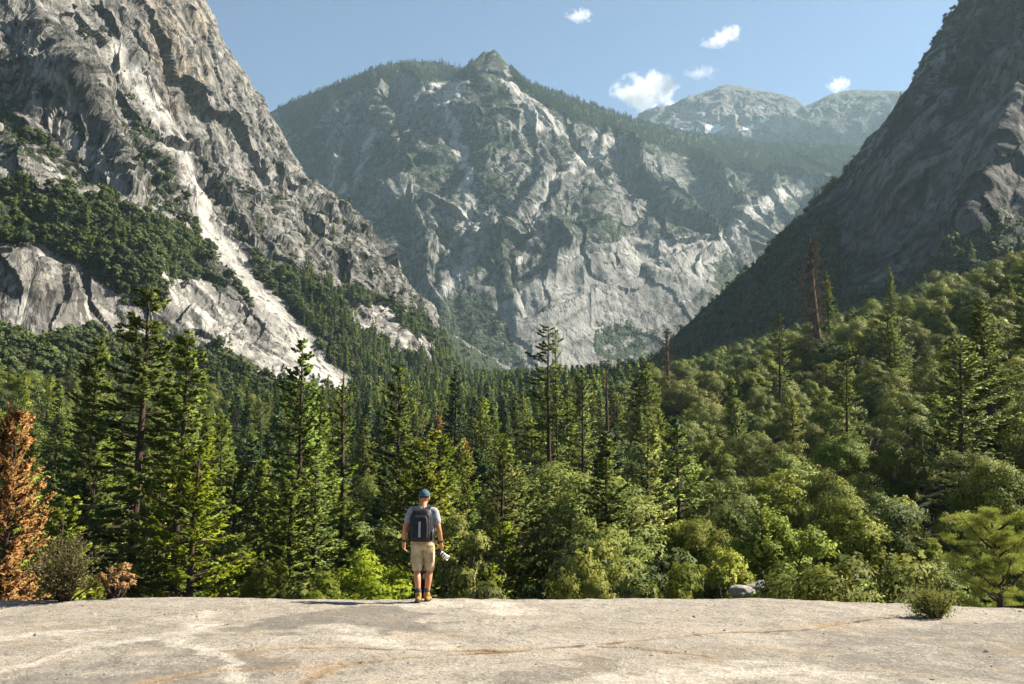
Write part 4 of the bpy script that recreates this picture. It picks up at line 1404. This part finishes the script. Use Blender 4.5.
    col = n.mix(1.0, col, sp, 'MULTIPLY')
    col = n.mix(n.math('MULTIPLY', n.attr('stain'), .5), col, (.30, .20, .10))
    col = n.mix(n.math('MULTIPLY', n.attr('crack'), .9), col, (.075, .05, .028))
    h = n.math('ADD', n.math('MULTIPLY', c_, .035), n.math('ADD', n.math('MULTIPLY', d_, .012), n.math('MULTIPLY', b, .06)))
    n.surf(n.principled(col, .9, .15, n.bump(h, 1.0, 1.0)))
    me = mesh_np('granite_slab', P3.reshape(-1, 3), grid_faces(*X.shape), [n.m], True, {k: v.ravel() for k, v in at_.items()})
    return link('granite_slab', me, label='broad pale weathered granite slab with a long crack in front', cat='rock', kind='structure')


SLAB = build_slab()


def on_slab(px, py):
    p = slab_pt(px, py)
    p[2] = float(slab_z(np.array(p[0]), np.array(p[1])))
    return p


def plant_shrub(geo, p, rz, bark, leaf, label):
    k = Kind('bush', geo, bark, leaf, 1, 1)
    return place(k, p[0], p[1], p[2], 1.0, rz, label, 'bush', None, 'bush')


MAT_BUSHG = leaf_mat('slab_bush_leaves', (.055, .075, .014), (.20, .215, .05), .3)
MAT_BUSHB = leaf_mat('dry_bush_leaves', (.045, .048, .016), (.15, .14, .05), .2)
plant_shrub(shrub(.47, .36, 501, 26, 54, .045, .3), on_slab(937, 618.5), .3, BARK, MAT_BUSHG, 'small green bush growing from a crack on the slab by the right side')
plant_shrub(shrub(.98, .62, 502, 46, 40, .06, .42, (-.05, 0)), on_slab(66, 601.5), 1.0, BARK, MAT_BUSHB, 'dark brown twiggy bush on the far edge of the slab at left')

# bare rock showing between the trees below
def boulder(r, seed):
    n = 40
    th, ph = np.meshgrid(np.linspace(0, 2 * np.pi, n), np.linspace(0, np.pi, n // 2))
    v = np.stack([np.sin(ph) * np.cos(th), np.sin(ph) * np.sin(th), np.cos(ph)], -1)
    q = v * (1 + .22 * fbm(v[..., 0] * 1.1, v[..., 1] * 1.1, v[..., 2] * 1.1 + seed, 4))[..., None]
    q = q + facets(q, (.7, .6, .5), .10, seed)[..., None] * v
    me = mesh_np('boulder', (q * np.array(r)).reshape(-1, 3), grid_faces(n // 2, n)[:, ::-1], [MAT_BLD], False, {k: np.full(n * (n // 2), w) for k, w in (('pale', .5), ('veg', 0), ('warm', .2), ('crack', 0))})
    return me
MAT_BLD = rock_mat('boulder_granite', (.09, .085, .075), (.17, .16, .14), (.25, .235, .21), (.29, .275, .25), (.4, .3, .2), .04)
for px, py, D, r, lab in ((766, 590, 46, (1.0, .8, .42), 'pale boulder glimpsed under the trees right of centre beyond the slab'),
                          (742, 592, 43, (.55, .5, .3), 'low flat boulder half hidden by leaves beside the larger pale boulder')):
    p = at(px, py, D)
    o = link('boulder', boulder(r, px), label=lab, cat='boulder')
    o.location = p


# grit, chips of stone and dry needles lying loose on the slab
def build_grit():
    r = np.random.default_rng(91)
    n = 1500
    x = r.uniform(-10, 10, n); y = r.uniform(8.0, 16.6, n)
    keep = fbm(x / 1.3, y / 1.3, 4.0, 3) + r.uniform(-.4, .4, n) > .05
    x, y = x[keep], y[keep]; n = len(x)
    z = slab_z(x, y)
    s = .007 * np.exp(r.normal(size=n) * .55)
    base = np.array([(1, 0, 0), (0, 1, 0), (-1, 0, 0), (0, -1, 0), (0, 0, .8), (0, 0, -.5)])
    V = base[None] * (1 + r.uniform(-.4, .4, (n, 6, 3))) * s[:, None, None] * np.stack([r.uniform(.8, 1.6, n), r.uniform(.8, 1.4, n), r.uniform(.6, 1, n)], 1)[:, None]
    a = r.uniform(0, 6.28, n); ca, sa = np.cos(a)[:, None], np.sin(a)[:, None]
    V = np.stack([V[..., 0] * ca - V[..., 1] * sa, V[..., 0] * sa + V[..., 1] * ca, V[..., 2]], -1) + np.stack([x, y, z + s * .3], 1)[:, None]
    f = np.array([(0, 1, 4), (1, 2, 4), (2, 3, 4), (3, 0, 4), (1, 0, 5), (2, 1, 5), (3, 2, 5), (0, 3, 5)])
    F_ = (f[None] + 6 * np.arange(n)[:, None, None]).reshape(-1, 3)
    link('grit', mesh_np('grit', V.reshape(-1, 3), F_, [MAT_BLD], False, {k: np.full(n * 6, w) for k, w in (('pale', .3), ('veg', 0), ('warm', .5), ('crack', 0))}),
         label='loose grit and small stone chips scattered on the granite slab', cat='grit', kind='stuff')
build_grit()
# ------------------------------------------------------------------ the hiker
def ell(g, c, r, seg=16, rot=None):
    n, m = seg, seg // 2 + 1
    th, ph = np.meshgrid(np.arange(n) / n * 2 * np.pi, np.linspace(.02, np.pi - .02, m))
    v = np.stack([np.sin(ph) * np.cos(th), np.sin(ph) * np.sin(th), np.cos(ph)], -1) * np.array(r)
    if rot is not None: v = v @ np.array(rot.to_3x3()).T
    V = (v + np.array(c)).reshape(-1, 3)
    i, j = np.meshgrid(np.arange(m - 1), np.arange(n), indexing='ij')
    i, j = i.ravel(), j.ravel(); j2 = (j + 1) % n
    g.add(V, np.stack([i * n + j, (i + 1) * n + j, (i + 1) * n + j2, i * n + j2], 1))
    top = np.arange(n); g.add(V[:n], np.stack([np.zeros(n - 2, int), np.arange(1, n - 1), np.arange(2, n)], 1))
    g.add(V[-n:], np.stack([np.zeros(n - 2, int), np.arange(2, n), np.arange(1, n - 1)], 1))


def chain(g, pts, rad, steps=6, sides=14, flat=None):
    """smooth tapered limb through the joints; flat squashes it front to back"""
    pts = np.asarray(pts, float); rad = np.asarray(rad, float)
    k = np.arange(len(pts)); q = np.linspace(0, len(pts) - 1, (len(pts) - 1) * steps + 1)
    P = np.stack([np.interp(q, k, pts[:, c]) for c in range(3)], 1)
    Rr = np.interp(q, k, rad)
    for _ in range(2):
        P[1:-1] = (P[:-2] + 2 * P[1:-1] + P[2:]) / 4; Rr[1:-1] = (Rr[:-2] + 2 * Rr[1:-1] + Rr[2:]) / 4
    n0 = g.n
    g.tube(P, Rr, sides, cap=True)
    ell(g, P[0], (Rr[0],) * 3, 12); ell(g, P[-1], (Rr[-1],) * 3, 12)


def loft(g, secs, sides=24, p=2.4):
    """stack of superelliptic sections (cx, cy, z, rx, ry), capped"""
    th = np.arange(sides) / sides * 2 * np.pi
    c, s = np.cos(th), np.sin(th)
    ex = np.sign(c) * np.abs(c) ** (2 / p); ey = np.sign(s) * np.abs(s) ** (2 / p)
    rows = np.array([[(cx + rx * a, cy + ry * b, z) for a, b in zip(ex, ey)] for cx, cy, z, rx, ry in secs])
    n = len(secs)
    i, j = np.meshgrid(np.arange(n - 1), np.arange(sides), indexing='ij')
    i, j = i.ravel(), j.ravel(); j2 = (j + 1) % sides
    g.add(rows.reshape(-1, 3), np.stack([i * sides + j, i * sides + j2, (i + 1) * sides + j2, (i + 1) * sides + j], 1))
    for k, fl in ((0, True), (n - 1, False)):
        V = np.vstack([rows[k], rows[k].mean(0)])
        jj = np.arange(sides)
        t = np.stack([jj, (jj + 1) % sides, np.full(sides, sides)], 1)
        g.add(V, t[:, ::-1] if fl else t)


def fuse(name, g, mat, voxel=.009, smooth=3):
    """one continuous surface from overlapping volumes"""
    me = g.mesh(name, [mat], True)
    o = bpy.data.objects.new(name, me)
    COL.objects.link(o)
    md = o.modifiers.new('r', 'REMESH'); md.mode = 'VOXEL'; md.voxel_size = voxel; md.use_smooth_shade = True
    if smooth:
        sm = o.modifiers.new('s', 'SMOOTH'); sm.iterations = smooth; sm.factor = .5
    dg = bpy.context.evaluated_depsgraph_get()
    m2 = bpy.data.meshes.new_from_object(o.evaluated_get(dg))
    bpy.data.objects.remove(o)
    m2.name = name
    if not m2.materials: m2.materials.append(mat)
    return m2


def rounded(name, size, bev, mat, seg=3):
    import bmesh
    bm = bmesh.new()
    bmesh.ops.create_cube(bm, size=1.0)
    bmesh.ops.scale(bm, vec=size, verts=bm.verts)
    bmesh.ops.bevel(bm, geom=bm.edges[:], offset=bev, segments=seg, affect='EDGES', profile=.5)
    me = bpy.data.meshes.new(name); bm.to_mesh(me); bm.free()
    for p in me.polygons: p.use_smooth = True
    me.materials.append(mat)
    return me


SKIN = simple_mat('skin', (.42, .19, .098), .55, .35, .06, 8)
TEE = simple_mat('grey_tshirt', (.27, .28, .29), .9, .1, .16, 14, 1.0)
KHAKI = simple_mat('khaki_cotton', (.40, .32, .20), .9, .1, .18, 12, 1.0)
BLACKN = simple_mat('black_nylon', (.016, .016, .020), .65, .25, .2, 14, .4)
DGREY = simple_mat('dark_grey_webbing', (.06, .06, .065), .7, .2, .2, 40, .3)
CAPB = simple_mat('blue_cap_cloth', (.045, .085, .118), .85, .15, .12, 20, .3)
BOOT = simple_mat('tan_boot_leather', (.28, .165, .035), .75, .2, .25, 22, .5)
SOLE = simple_mat('dark_rubber', (.03, .028, .025), .8, .2, .1, 20)
HAIR = simple_mat('brown_hair', (.05, .032, .02), .8, .2, .3, 60, .5)
LENSW = simple_mat('white_lens_paint', (.72, .70, .66), .4, .4, .03, 10)
CAMB = simple_mat('black_camera_plastic', (.015, .015, .016), .5, .4, .1, 30)
GLASS = simple_mat('dark_lens_glass', (.01, .012, .02), .08, .6, .05, 10)
SILV = simple_mat('silver_grey_print', (.32, .33, .35), .6, .3, .05, 10)
EYEW = simple_mat('eye_white', (.75, .72, .68), .3, .4, .02, 10)


def build_hiker():
    _q = at(422, 598.4, 16.35)
    base = np.array([_q[0], 16.35, float(slab_z(np.array(_q[0]), np.array(16.35))) + .004])
    root = bpy.data.objects.new('person', None)
    COL.objects.link(root)
    root.location = base; root.rotation_euler = (0, 0, R(-4))
    tag(root, 'hiker seen from behind in blue cap, grey t-shirt and khaki shorts at the slab edge', 'person')
    hipL, hipR = np.array([-.095, 0, .92]), np.array([.095, 0, .92])
    knL, knR = np.array([-.085, .0, .50]), np.array([.105, .09, .505])
    anL, anR = np.array([-.040, -.12, .098]), np.array([.070, .06, .09])
    shL, shR = np.array([-.180, -.01, 1.435]), np.array([.188, -.012, 1.410])
    elL, elR = np.array([-.285, -.035, 1.165]), np.array([.268, -.05, 1.135])
    wrL, wrR = np.array([-.318, .065, .925]), np.array([.285, .085, .915])
    hd = np.array([.012, .045, 1.64])
    b = Geo()
    ell(b, hd + [0, -.012, .02], (.076, .098, .098)); ell(b, hd + [0, .03, -.045], (.058, .068, .075)); ell(b, hd + [0, .075, -.085], (.03, .025, .025))
    ell(b, hd + [0, .105, -.02], (.014, .02, .022))                          # nose
    for s in (-1, 1):
        ell(b, hd + [s * .079, -.005, -.015], (.010, .022, .034))             # ears
    ell(b, hd + [0, .098, -.062], (.024, .010, .010))                          # lips
    chain(b, [[0, -.02, 1.44], [0, .0, 1.52], hd + [0, 0, -.03]], [.065, .056, .055])
    loft(b, [(0, 0, .84, .13, .09), (0, 0, .92, .165, .108), (0, 0, 1.02, .150, .098), (0, 0, 1.15, .155, .100), (0, -.005, 1.30, .185, .112), (0, -.01, 1.40, .18, .095), (0, -.012, 1.455, .12, .07), (0, -.01, 1.48, .06, .05)])
    for h, k, a, s in ((hipL, knL, anL, -1), (hipR, knR, anR, 1)):
        chain(b, [h, (h + k) / 2 + [0, .012, 0], k, k * .62 + a * .38 + [0, -.028, 0], k * .3 + a * .7 + [0, -.01, 0], a], [.092, .080, .056, .057, .043, .036])
        chain(b, [a + [0, -.03, -.045], a + [s * .012, .06, -.055], a + [s * .022, .14, -.065]], [.034, .036, .028])
    for sh, el, wr, s in ((shL, elL, wrL, -1), (shR, elR, wrR, 1)):
        chain(b, [sh, (sh + el) / 2, el, el * .66 + wr * .34, wr], [.056, .049, .040, .041, .027])
        d = unit(wr - el); fw = np.array([0, 1.0, 0])
        if s < 0:    # relaxed hand, thumb to the front
            pc = wr + d * .045
            chain(b, [wr, pc, wr + d * .085], [.026, .031, .030])
            for i, (o_, L) in enumerate(((-.028, .070), (-.010, .080), (.009, .076), (.027, .060))):
                r0 = wr + d * .085 + fw * (-o_) * 1.0
                t = d * .8 + np.array([.28, .12, 0])
                chain(b, [r0 - d * .02, r0 + unit(t) * L * .45, r0 + unit(t) * L * .75 + [.016, .0, -.01], r0 + unit(t) * L + [.034, .0, -.004]], [.0095, .009, .0085, .0075], 3, 8)
            chain(b, [wr + d * .025 + fw * .022, wr + d * .065 + fw * .052 + [.012, 0, 0], wr + d * .105 + fw * .058 + [.022, 0, 0]], [.013, .011, .009], 3, 8)
        else:        # closed round the camera grip
            pc = wr + d * .05
            chain(b, [wr, pc, wr + d * .085], [.026, .031, .029])
            for i, (o_, L) in enumerate(((-.030, .078), (-.011, .088), (.009, .082), (.028, .066))):
                r0 = wr + d * .085 + fw * (-o_)
                chain(b, [r0 - d * .02, r0 + d * L * .35 + [-.004, 0, 0], r0 + d * L * .50 + [-.036, 0, -.006], r0 + d * L * .2 + [-.058, 0, 0]], [.0095, .009, .0085, .008], 3, 8)
            chain(b, [wr + d * .025 + fw * .02, wr + d * .055 + fw * .048 + [-.022, 0, 0], wr + d * .085 + fw * .050 + [-.046, 0, 0]], [.013, .011, .009], 3, 8)
    bm_ = fuse('person_body', b, SKIN, .0065, 2)
    link('body', bm_, root)
    def part(name, me, **kw):
        return link(name, me, root, **kw)
    for s in (-1, 1):
        e = Geo(); ell(e, hd + [s * .031, .088, .008], (.012, .010, .008)); part('eye', e.mesh('eye', [EYEW], True))
    h = Geo()
    ell(h, hd + [0, -.022, .030], (.082, .094, .088)); 
    hm_ = fuse('hair', h, HAIR, .008, 1); part('hair', hm_)
    # t-shirt
    t = Geo()
    loft(t, [(0, 0, .90, .185, .128), (0, 0, 1.0, .176, .122), (0, 0, 1.15, .174, .120), (0, -.005, 1.30, .200, .130), (0, -.01, 1.40, .198, .112), (0, -.012, 1.465, .135, .086), (0, -.008, 1.498, .075, .066)])
    for sh, el in ((shL, elL), (shR, elR)):
        chain(t, [sh * .75 + [0, 0, .36], sh, sh * .45 + el * .55], [.075, .073, .068])
    part('t_shirt', fuse('t_shirt', t, TEE, .009, 2))
    # shorts
    s_ = Geo()
    loft(s_, [(0, 0, .81, .150, .115), (0, -.008, .88, .190, .135), (0, 0, .97, .178, .122), (0, 0, 1.03, .168, .114)])
    for hp, kn in ((hipL, knL), (hipR, knR)):
        q = kn * .92 + hp * .08
        loft_p = [hp + [0, 0, .0], hp * .6 + kn * .4, q]
        chain(s_, loft_p, [.104, .094, .085])
    part('shorts', fuse('shorts', s_, KHAKI, .009, 2))
    for hp, x in ((hipL, -.175), (hipR, .175)):
        pk = rounded('pocket', (.022, .12, .15), .010, KHAKI); o = part('pocket', pk); o.location = (x * .98, .01, .70)
    # boots
    for a, s in ((anL, -1), (anR, 1)):
        bt = Geo()
        chain(bt, [a + [0, -.005, .035], a + [0, -.01, -.02]], [.050, .052])
        chain(bt, [a + [0, -.045, -.048], a + [s * .012, .055, -.045], a + [s * .022, .15, -.058]], [.042, .047, .036])
        o = part('boot', fuse('boot', bt, BOOT, .008, 2))
        sg = Geo()
        loft(sg, [(a[0] + s * .010, a[1] + .05, .0, .050, .155), (a[0] + s * .010, a[1] + .05, .024, .051, .157)], 24, 2.6)
        link('sole', sg.mesh('sole', [SOLE], False), o)
        sk = Geo(); chain(sk, [a + [0, -.002, .02], a + [0, -.004, .085]], [.046, .046]); part('sock', sk.mesh('sock', [DGREY], True))
    # watch and wrist band
    for el, wr, nm in ((elL, wrL, 'wristwatch'), (elR, wrR, 'wrist_band')):
        w = Geo(); d = unit(el - wr); w.tube([wr + d * .018, wr + d * .052], [.033, .034], 16)
        w.tube([wr + d * .052, wr + d * .018], [.031, .030], 16)
        part(nm, w.mesh(nm, [CAMB], True))
    # cap: shell with a curved brim and a button
    cp = Geo()
    n, m = 24, 9
    th, ph = np.meshgrid(np.arange(n) / n * 2 * np.pi, np.linspace(.03, np.pi * .52, m))
    for k in (1.0, .96):
        V = np.stack([.094 * k * np.sin(ph) * np.cos(th), .110 * k * np.sin(ph) * np.sin(th), .108 * k * np.cos(ph)], -1).reshape(-1, 3) + hd + [0, -.012, .028]
        i, j = np.meshgrid(np.arange(m - 1), np.arange(n), indexing='ij'); i, j = i.ravel(), j.ravel(); j2 = (j + 1) % n
        f = np.stack([i * n + j, (i + 1) * n + j, (i + 1) * n + j2, i * n + j2], 1)
        cp.add(V, f if k == 1 else f[:, ::-1])
    cap = part('cap', cp.mesh('cap', [CAPB], True))
    br = Geo()
    u, v = np.meshgrid(np.linspace(-1, 1, 15), np.linspace(0, 1, 6))
    for dz, fl in ((0, False), (.006, True)):
        V = np.stack([u * .082 * (1 - .12 * v), .062 + .035 * (1 - u * u) + v * .075 * (1 - .55 * u * u), .026 - .030 * u * u - .012 * v + dz], -1).reshape(-1, 3) + hd
        f = grid_faces(6, 15); br.add(V, f if fl else f[:, ::-1])
    link('brim', br.mesh('brim', [CAPB], True), cap)
    bt = Geo(); ell(bt, hd + [0, -.012, .138], (.009, .009, .006), 8); link('button', bt.mesh('button', [CAPB], True), cap)
    M = root.matrix_basis.copy()
    rot = Matrix.Rotation(R(-4), 4, 'Z')
    # ---- backpack, worn: a thing of its own
    bp = bpy.data.objects.new('backpack', None); COL.objects.link(bp)
    bp.location = base; bp.rotation_euler = root.rotation_euler
    tag(bp, 'black camera backpack with grey centre strip worn by the hiker', 'backpack')
    g = Geo()
    yb = -.215
    loft(g, [(0, yb, .945, .135, .060), (0, yb - .01, .965, .158, .082), (0, yb - .015, 1.06, .168, .092), (0, yb - .012, 1.22, .168, .090), (0, yb - .002, 1.36, .158, .080), (0, yb + .01, 1.43, .135, .062), (0, yb + .02, 1.462, .10, .040)], 28, 4.0)
    link('main_pack', fuse('main_pack', g, BLACKN, .009, 3), bp)
    g = Geo(); loft(g, [(0, yb - .095, .985, .108, .022), (0, yb - .10, 1.01, .125, .034), (0, yb - .10, 1.20, .128, .034), (0, yb - .09, 1.32, .115, .026), (0, yb - .075, 1.36, .09, .016)], 24, 4)
    fp = link('front_pocket', fuse('front_pocket', g, BLACKN, .007, 2), bp)
    g = Geo(); loft(g, [(0, yb - .137, 1.02, .017, .003), (0, yb - .139, 1.12, .017, .003), (0, yb - .135, 1.26, .017, .003)], 12, 6)
    link('grey_strip', g.mesh('grey_strip', [SILV], False), fp)
    g = Geo(); g.tube([(-.118, yb - .118, 1.03), (-.122, yb - .118, 1.2), (-.10, yb - .11, 1.315), (0, yb - .106, 1.335), (.10, yb - .11, 1.315), (.122, yb - .118, 1.2), (.118, yb - .118, 1.03)], .004, 6)
    link('zip', g.mesh('zip', [DGREY], True), fp)
    for s in (-1, 1):
        g = Geo()
        c = np.array([(s * .10, yb + .04, 1.44), (s * .112, -.13, 1.49), (s * .118, -.05, 1.515), (s * .12, .05, 1.50), (s * .125, .115, 1.42), (s * .135, .135, 1.30), (s * .155, .10, 1.14), (s * .165, -.02, 1.04), (s * .15, yb + .05, 1.0)])
        q = np.linspace(0, 8, 33); P = np.stack([np.interp(q, np.arange(9), c[:, k]) for k in range(3)], 1)
        for _ in range(3): P[1:-1] = (P[:-2] + 2 * P[1:-1] + P[2:]) / 4
        t = np.gradient(P, axis=0); t /= np.linalg.norm(t, axis=1)[:, None]
        X = np.array([1.0, 0, 0]); nn = np.cross(t, X); nn /= np.linalg.norm(nn, axis=1)[:, None]
        sec = [(-.032, -.006), (.032, -.006), (.032, .006), (-.032, .006)]
        V = np.stack([P + X * a + nn * b_ for a, b_ in sec], 1).reshape(-1, 3)
        i, j = np.meshgrid(np.arange(32), np.arange(4), indexing='ij'); i, j = i.ravel(), j.ravel(); j2 = (j + 1) % 4
        g.add(V, np.stack([i * 4 + j, i * 4 + j2, (i + 1) * 4 + j2, (i + 1) * 4 + j], 1))
        link('shoulder_strap', g.mesh('shoulder_strap', [BLACKN], False), bp)
        g = Geo(); g.tube([(s * .172, yb - .03, 1.02), (s * .176, yb - .05, 1.16), (s * .168, yb - .04, 1.33)], [.008, .009, .007], 6)
        link('side_strap', g.mesh('side_strap', [DGREY], True), bp)
        g = Geo(); loft(g, [(s * .165, yb + .005, .96, .014, .05), (s * .180, yb + .005, 1.0, .026, .062), (s * .182, yb + .005, 1.10, .026, .062), (s * .172, yb + .005, 1.13, .014, .05)], 16, 3)
        link('side_pocket', g.mesh('side_pocket', [BLACKN], True), bp)
    g = Geo(); g.tube([(-.04, yb + .03, 1.455), (-.03, yb + .02, 1.495), (0, yb + .02, 1.505), (.03, yb + .02, 1.495), (.04, yb + .03, 1.455)], .009, 6)
    link('grab_handle', g.mesh('grab_handle', [DGREY], True), bp)
    # ---- camera held in the right hand, lens pointing down and to the right
    ca = bpy.data.objects.new('camera_with_lens', None); COL.objects.link(ca)
    d = unit(wrR - elR)
    gl = wrR + d * .115 + np.array([-.022, 0, 0])
    ca.location = Vector(base) + rot @ Vector(gl)
    ca.rotation_euler = root.rotation_euler; ca.scale = (.86, .86, .86)
    tag(ca, 'black camera with a white telephoto lens held in the right hand of the hiker', 'camera')
    ax = unit([.70, -.18, -.52])                                              # lens axis
    sx = unit(np.cross(ax, [0, 1, 0])); sy = np.cross(sx, ax)
    g = Geo()
    cb = np.array([-.02, 0, -.045])
    o = link('camera_body', rounded('camera_body', (.135, .100, .070), .012, CAMB), ca)
    o.matrix_basis = Matrix(((sy[0], sx[0], ax[0], cb[0]), (sy[1], sx[1], ax[1], cb[1]), (sy[2], sx[2], ax[2], cb[2]), (0, 0, 0, 1)))
    pr = link('viewfinder_hump', rounded('viewfinder_hump', (.055, .04, .06), .010, CAMB), o); pr.location = (0, -.062, 0)
    gp = link('grip', rounded('grip', (.035, .09, .05), .012, CAMB), o); gp.location = (.055, .0, .045)
    st = cb + ax * .033
    def ring(nm, z0, z1, r0, r1, m, par):
        q = Geo(); q.tube([st + ax * z0, st + ax * z1], [r0, r1], 20, cap=True)
        return link(nm, q.mesh(nm, [m], True), par)
    ln = ring('lens', .012, .135, .037, .041, LENSW, ca)
    ring('lens_mount', .0, .012, .036, .036, CAMB, ln)
    ring('zoom_ring', .040, .066, .0415, .0425, CAMB, ln)
    ring('focus_ring', .096, .112, .0425, .0430, CAMB, ln)
    q = Geo(); q.tube([st + ax * .134, st + ax * .185], [.043, .049], 20); q.tube([st + ax * .185, st + ax * .136], [.0465, .041], 20)
    link('lens_hood', q.mesh('lens_hood', [LENSW], True), ca)
    ring('front_glass', .128, .138, .036, .036, GLASS, ln)
    g = Geo(); c = np.array([cb + sx * -.05 + sy * .06, cb + [.01, -.05, -.02], cb + [-.01, -.06, -.10], cb + [-.05, -.03, -.09], cb + sx * -.03 - sy * .06])
    q = np.linspace(0, 4, 17); P = np.stack([np.interp(q, np.arange(5), c[:, k]) for k in range(3)], 1)
    for _ in range(3): P[1:-1] = (P[:-2] + 2 * P[1:-1] + P[2:]) / 4
    g.tube(P, .006, 6); link('strap', g.mesh('strap', [BLACKN], True), ca)


build_hiker()
# ------------------------------------------------------------------ small clouds beyond the peaks
def cloud_mat(name, dens, cell):
    n = NT(name)
    P = n.obj()
    nz = n.noise(P, 1 / cell, 8, .62, .3)
    ln = n.n('VectorMath', operation='LENGTH', ins={0: n.n('Mapping', ins={'Vector': n.n('TexCoord').outputs['Generated'], 'Location': (-1, -1, -1), 'Scale': (2, 2, 2)}).outputs[0]}).outputs['Value']
    e = n.math('MULTIPLY', n.math('SUBTRACT', 1.0, ln), 1.1)
    d = n.math('ADD', n.math('MULTIPLY', n.math('SUBTRACT', nz, .53), 1.5), n.math('MULTIPLY', e, .5))
    d = n.ramp(d, [(.08, 0.0), (.42, 1.0)])
    v = n.n('VolumeScatter', ins={'Color': (1, 1, 1, 1), 'Density': n.math('MULTIPLY', d, dens), 'Anisotropy': .0})
    n.t.links.new(v.outputs[0], n.out.inputs['Volume'])
    return n.m


def cloud(px, py, D, wpx, hpx, dens, cell, label, tilt=0.0, seed=0):
    p = at(px, py, D)
    rx, rz = wpx / F * D * .5, hpx / F * D * .5
    me_g = Geo()
    ell(me_g, (0, 0, 0), (rx, rx * .8, rz), 24)
    o = link('cloud', me_g.mesh('cloud', [cloud_mat('cloud_vapour', dens, cell)], True), label=label, cat='cloud')
    o.location = p; o.rotation_euler = (0, tilt, 0)


cloud(646, 92, 7000, 80, 46, .013, 110, 'largest white puffy cloud just above the ridge left of the far peaks')
cloud(722, 38, 7000, 52, 19, .011, 75, 'small wispy white cloud in the open sky above the far peaks', -.3)
cloud(838, 85, 7000, 28, 21, .015, 50, 'tiny bright cloud touching the rounded right far peak')
cloud(579, 16, 7000, 34, 16, .011, 45, 'tiny white cloud wisp near the top of the sky')
cloud(700, 73, 7000, 44, 14, .0035, 50, 'faint thin cloud streak between the large puffy cloud and the far peak')
# ------------------------------------------------------------------ the air
def box_mesh(name, lo, hi, mats):
    V = [(x, y, z) for z in (lo[2], hi[2]) for y in (lo[1], hi[1]) for x in (lo[0], hi[0])]
    return mesh_np(name, V, np.array([(0, 2, 3, 1), (4, 5, 7, 6), (0, 1, 5, 4), (2, 6, 7, 3), (0, 4, 6, 2), (1, 3, 7, 5)]), mats)
hm = NT('air')
pv = hm.n('VolumePrincipled', ins={'Color': (.60, .85, 1.0, 1), 'Density': HAZE_D, 'Anisotropy': .3})
hm.t.links.new(pv.outputs[0], hm.out.inputs['Volume'])
hz = link('haze', box_mesh('haze', (-2600, -60, -60), (2900, 5600, 2080), [hm.m]), label='thin blue haze filling the valley air', cat='haze', kind='stuff')
# ------------------------------------------------------------------ camera, light, sky
cam = bpy.data.cameras.new('camera')
cam.sensor_width = 36.0
cam.lens = 36.0 * F / W
cam.clip_start = .1
cam.clip_end = 60000
co = bpy.data.objects.new('camera', cam)
COL.objects.link(co)
co.location = (0, 0, CAMZ)
co.rotation_euler = (math.pi / 2 + PITCH, 0, 0)
SC.camera = co

sl = bpy.data.lights.new('sun', 'SUN')
sl.energy = SUN_E
sl.angle = R(.53)
sl.color = (1.0, .91, .77)
so = bpy.data.objects.new('sun', sl)
COL.objects.link(so)
so.rotation_euler = Vector(-SUN).to_track_quat('-Z', 'Y').to_euler()

wd = bpy.data.worlds.new('World')
SC.world = wd
wd.use_nodes = True
nt = wd.node_tree
nt.nodes.clear()
wo = nt.nodes.new('ShaderNodeOutputWorld')
bg = nt.nodes.new('ShaderNodeBackground')
sky = nt.nodes.new('ShaderNodeTexSky')
sky.sky_type = 'NISHITA'
sky.sun_disc = False
sky.sun_elevation = SUN_EL
sky.sun_rotation = math.pi / 2 - SUN_AZ
sky.altitude = 1700
sky.air_density = SKY_AIR
sky.dust_density = SKY_DUST
sky.ozone_density = SKY_OZ
nt.links.new(sky.outputs[0], bg.inputs[0])
bg.inputs[1].default_value = SKY_S
nt.links.new(bg.outputs[0], wo.inputs[0])

SC.view_settings.view_transform = 'Standard'
SC.view_settings.look = 'None'
SC.view_settings.exposure = EXPO
SC.view_settings.gamma = 1
SC.render.engine = 'CYCLES'
SC.cycles.use_denoising = True
SC.cycles.max_bounces = 6
SC.cycles.diffuse_bounces = 3
SC.cycles.transmission_bounces = 3
SC.cycles.transparent_max_bounces = 4
SC.cycles.volume_bounces = 2
SC.cycles.sample_clamp_indirect = 4
V, f = polar_patch(ground_z, -520, 1540, 18.5, 2300, 6, 240)
n = NT('forest_floor')
c = n.ramp(n.noise(n.pos(), .25, 6, .7), [(.35, (.012, .018, .007)), (.55, (.028, .032, .014)), (.7, (.055, .048, .028))])
n.surf(n.principled(c, .95, .1, n.bump(n.noise(n.pos(), .8, 5, .7), 1.0, .6)))
link('valley_ground', mesh_np('valley_ground', V, f, [n.m], True), label='brown and green forest floor falling away below the slab', cat='ground', kind='structure')
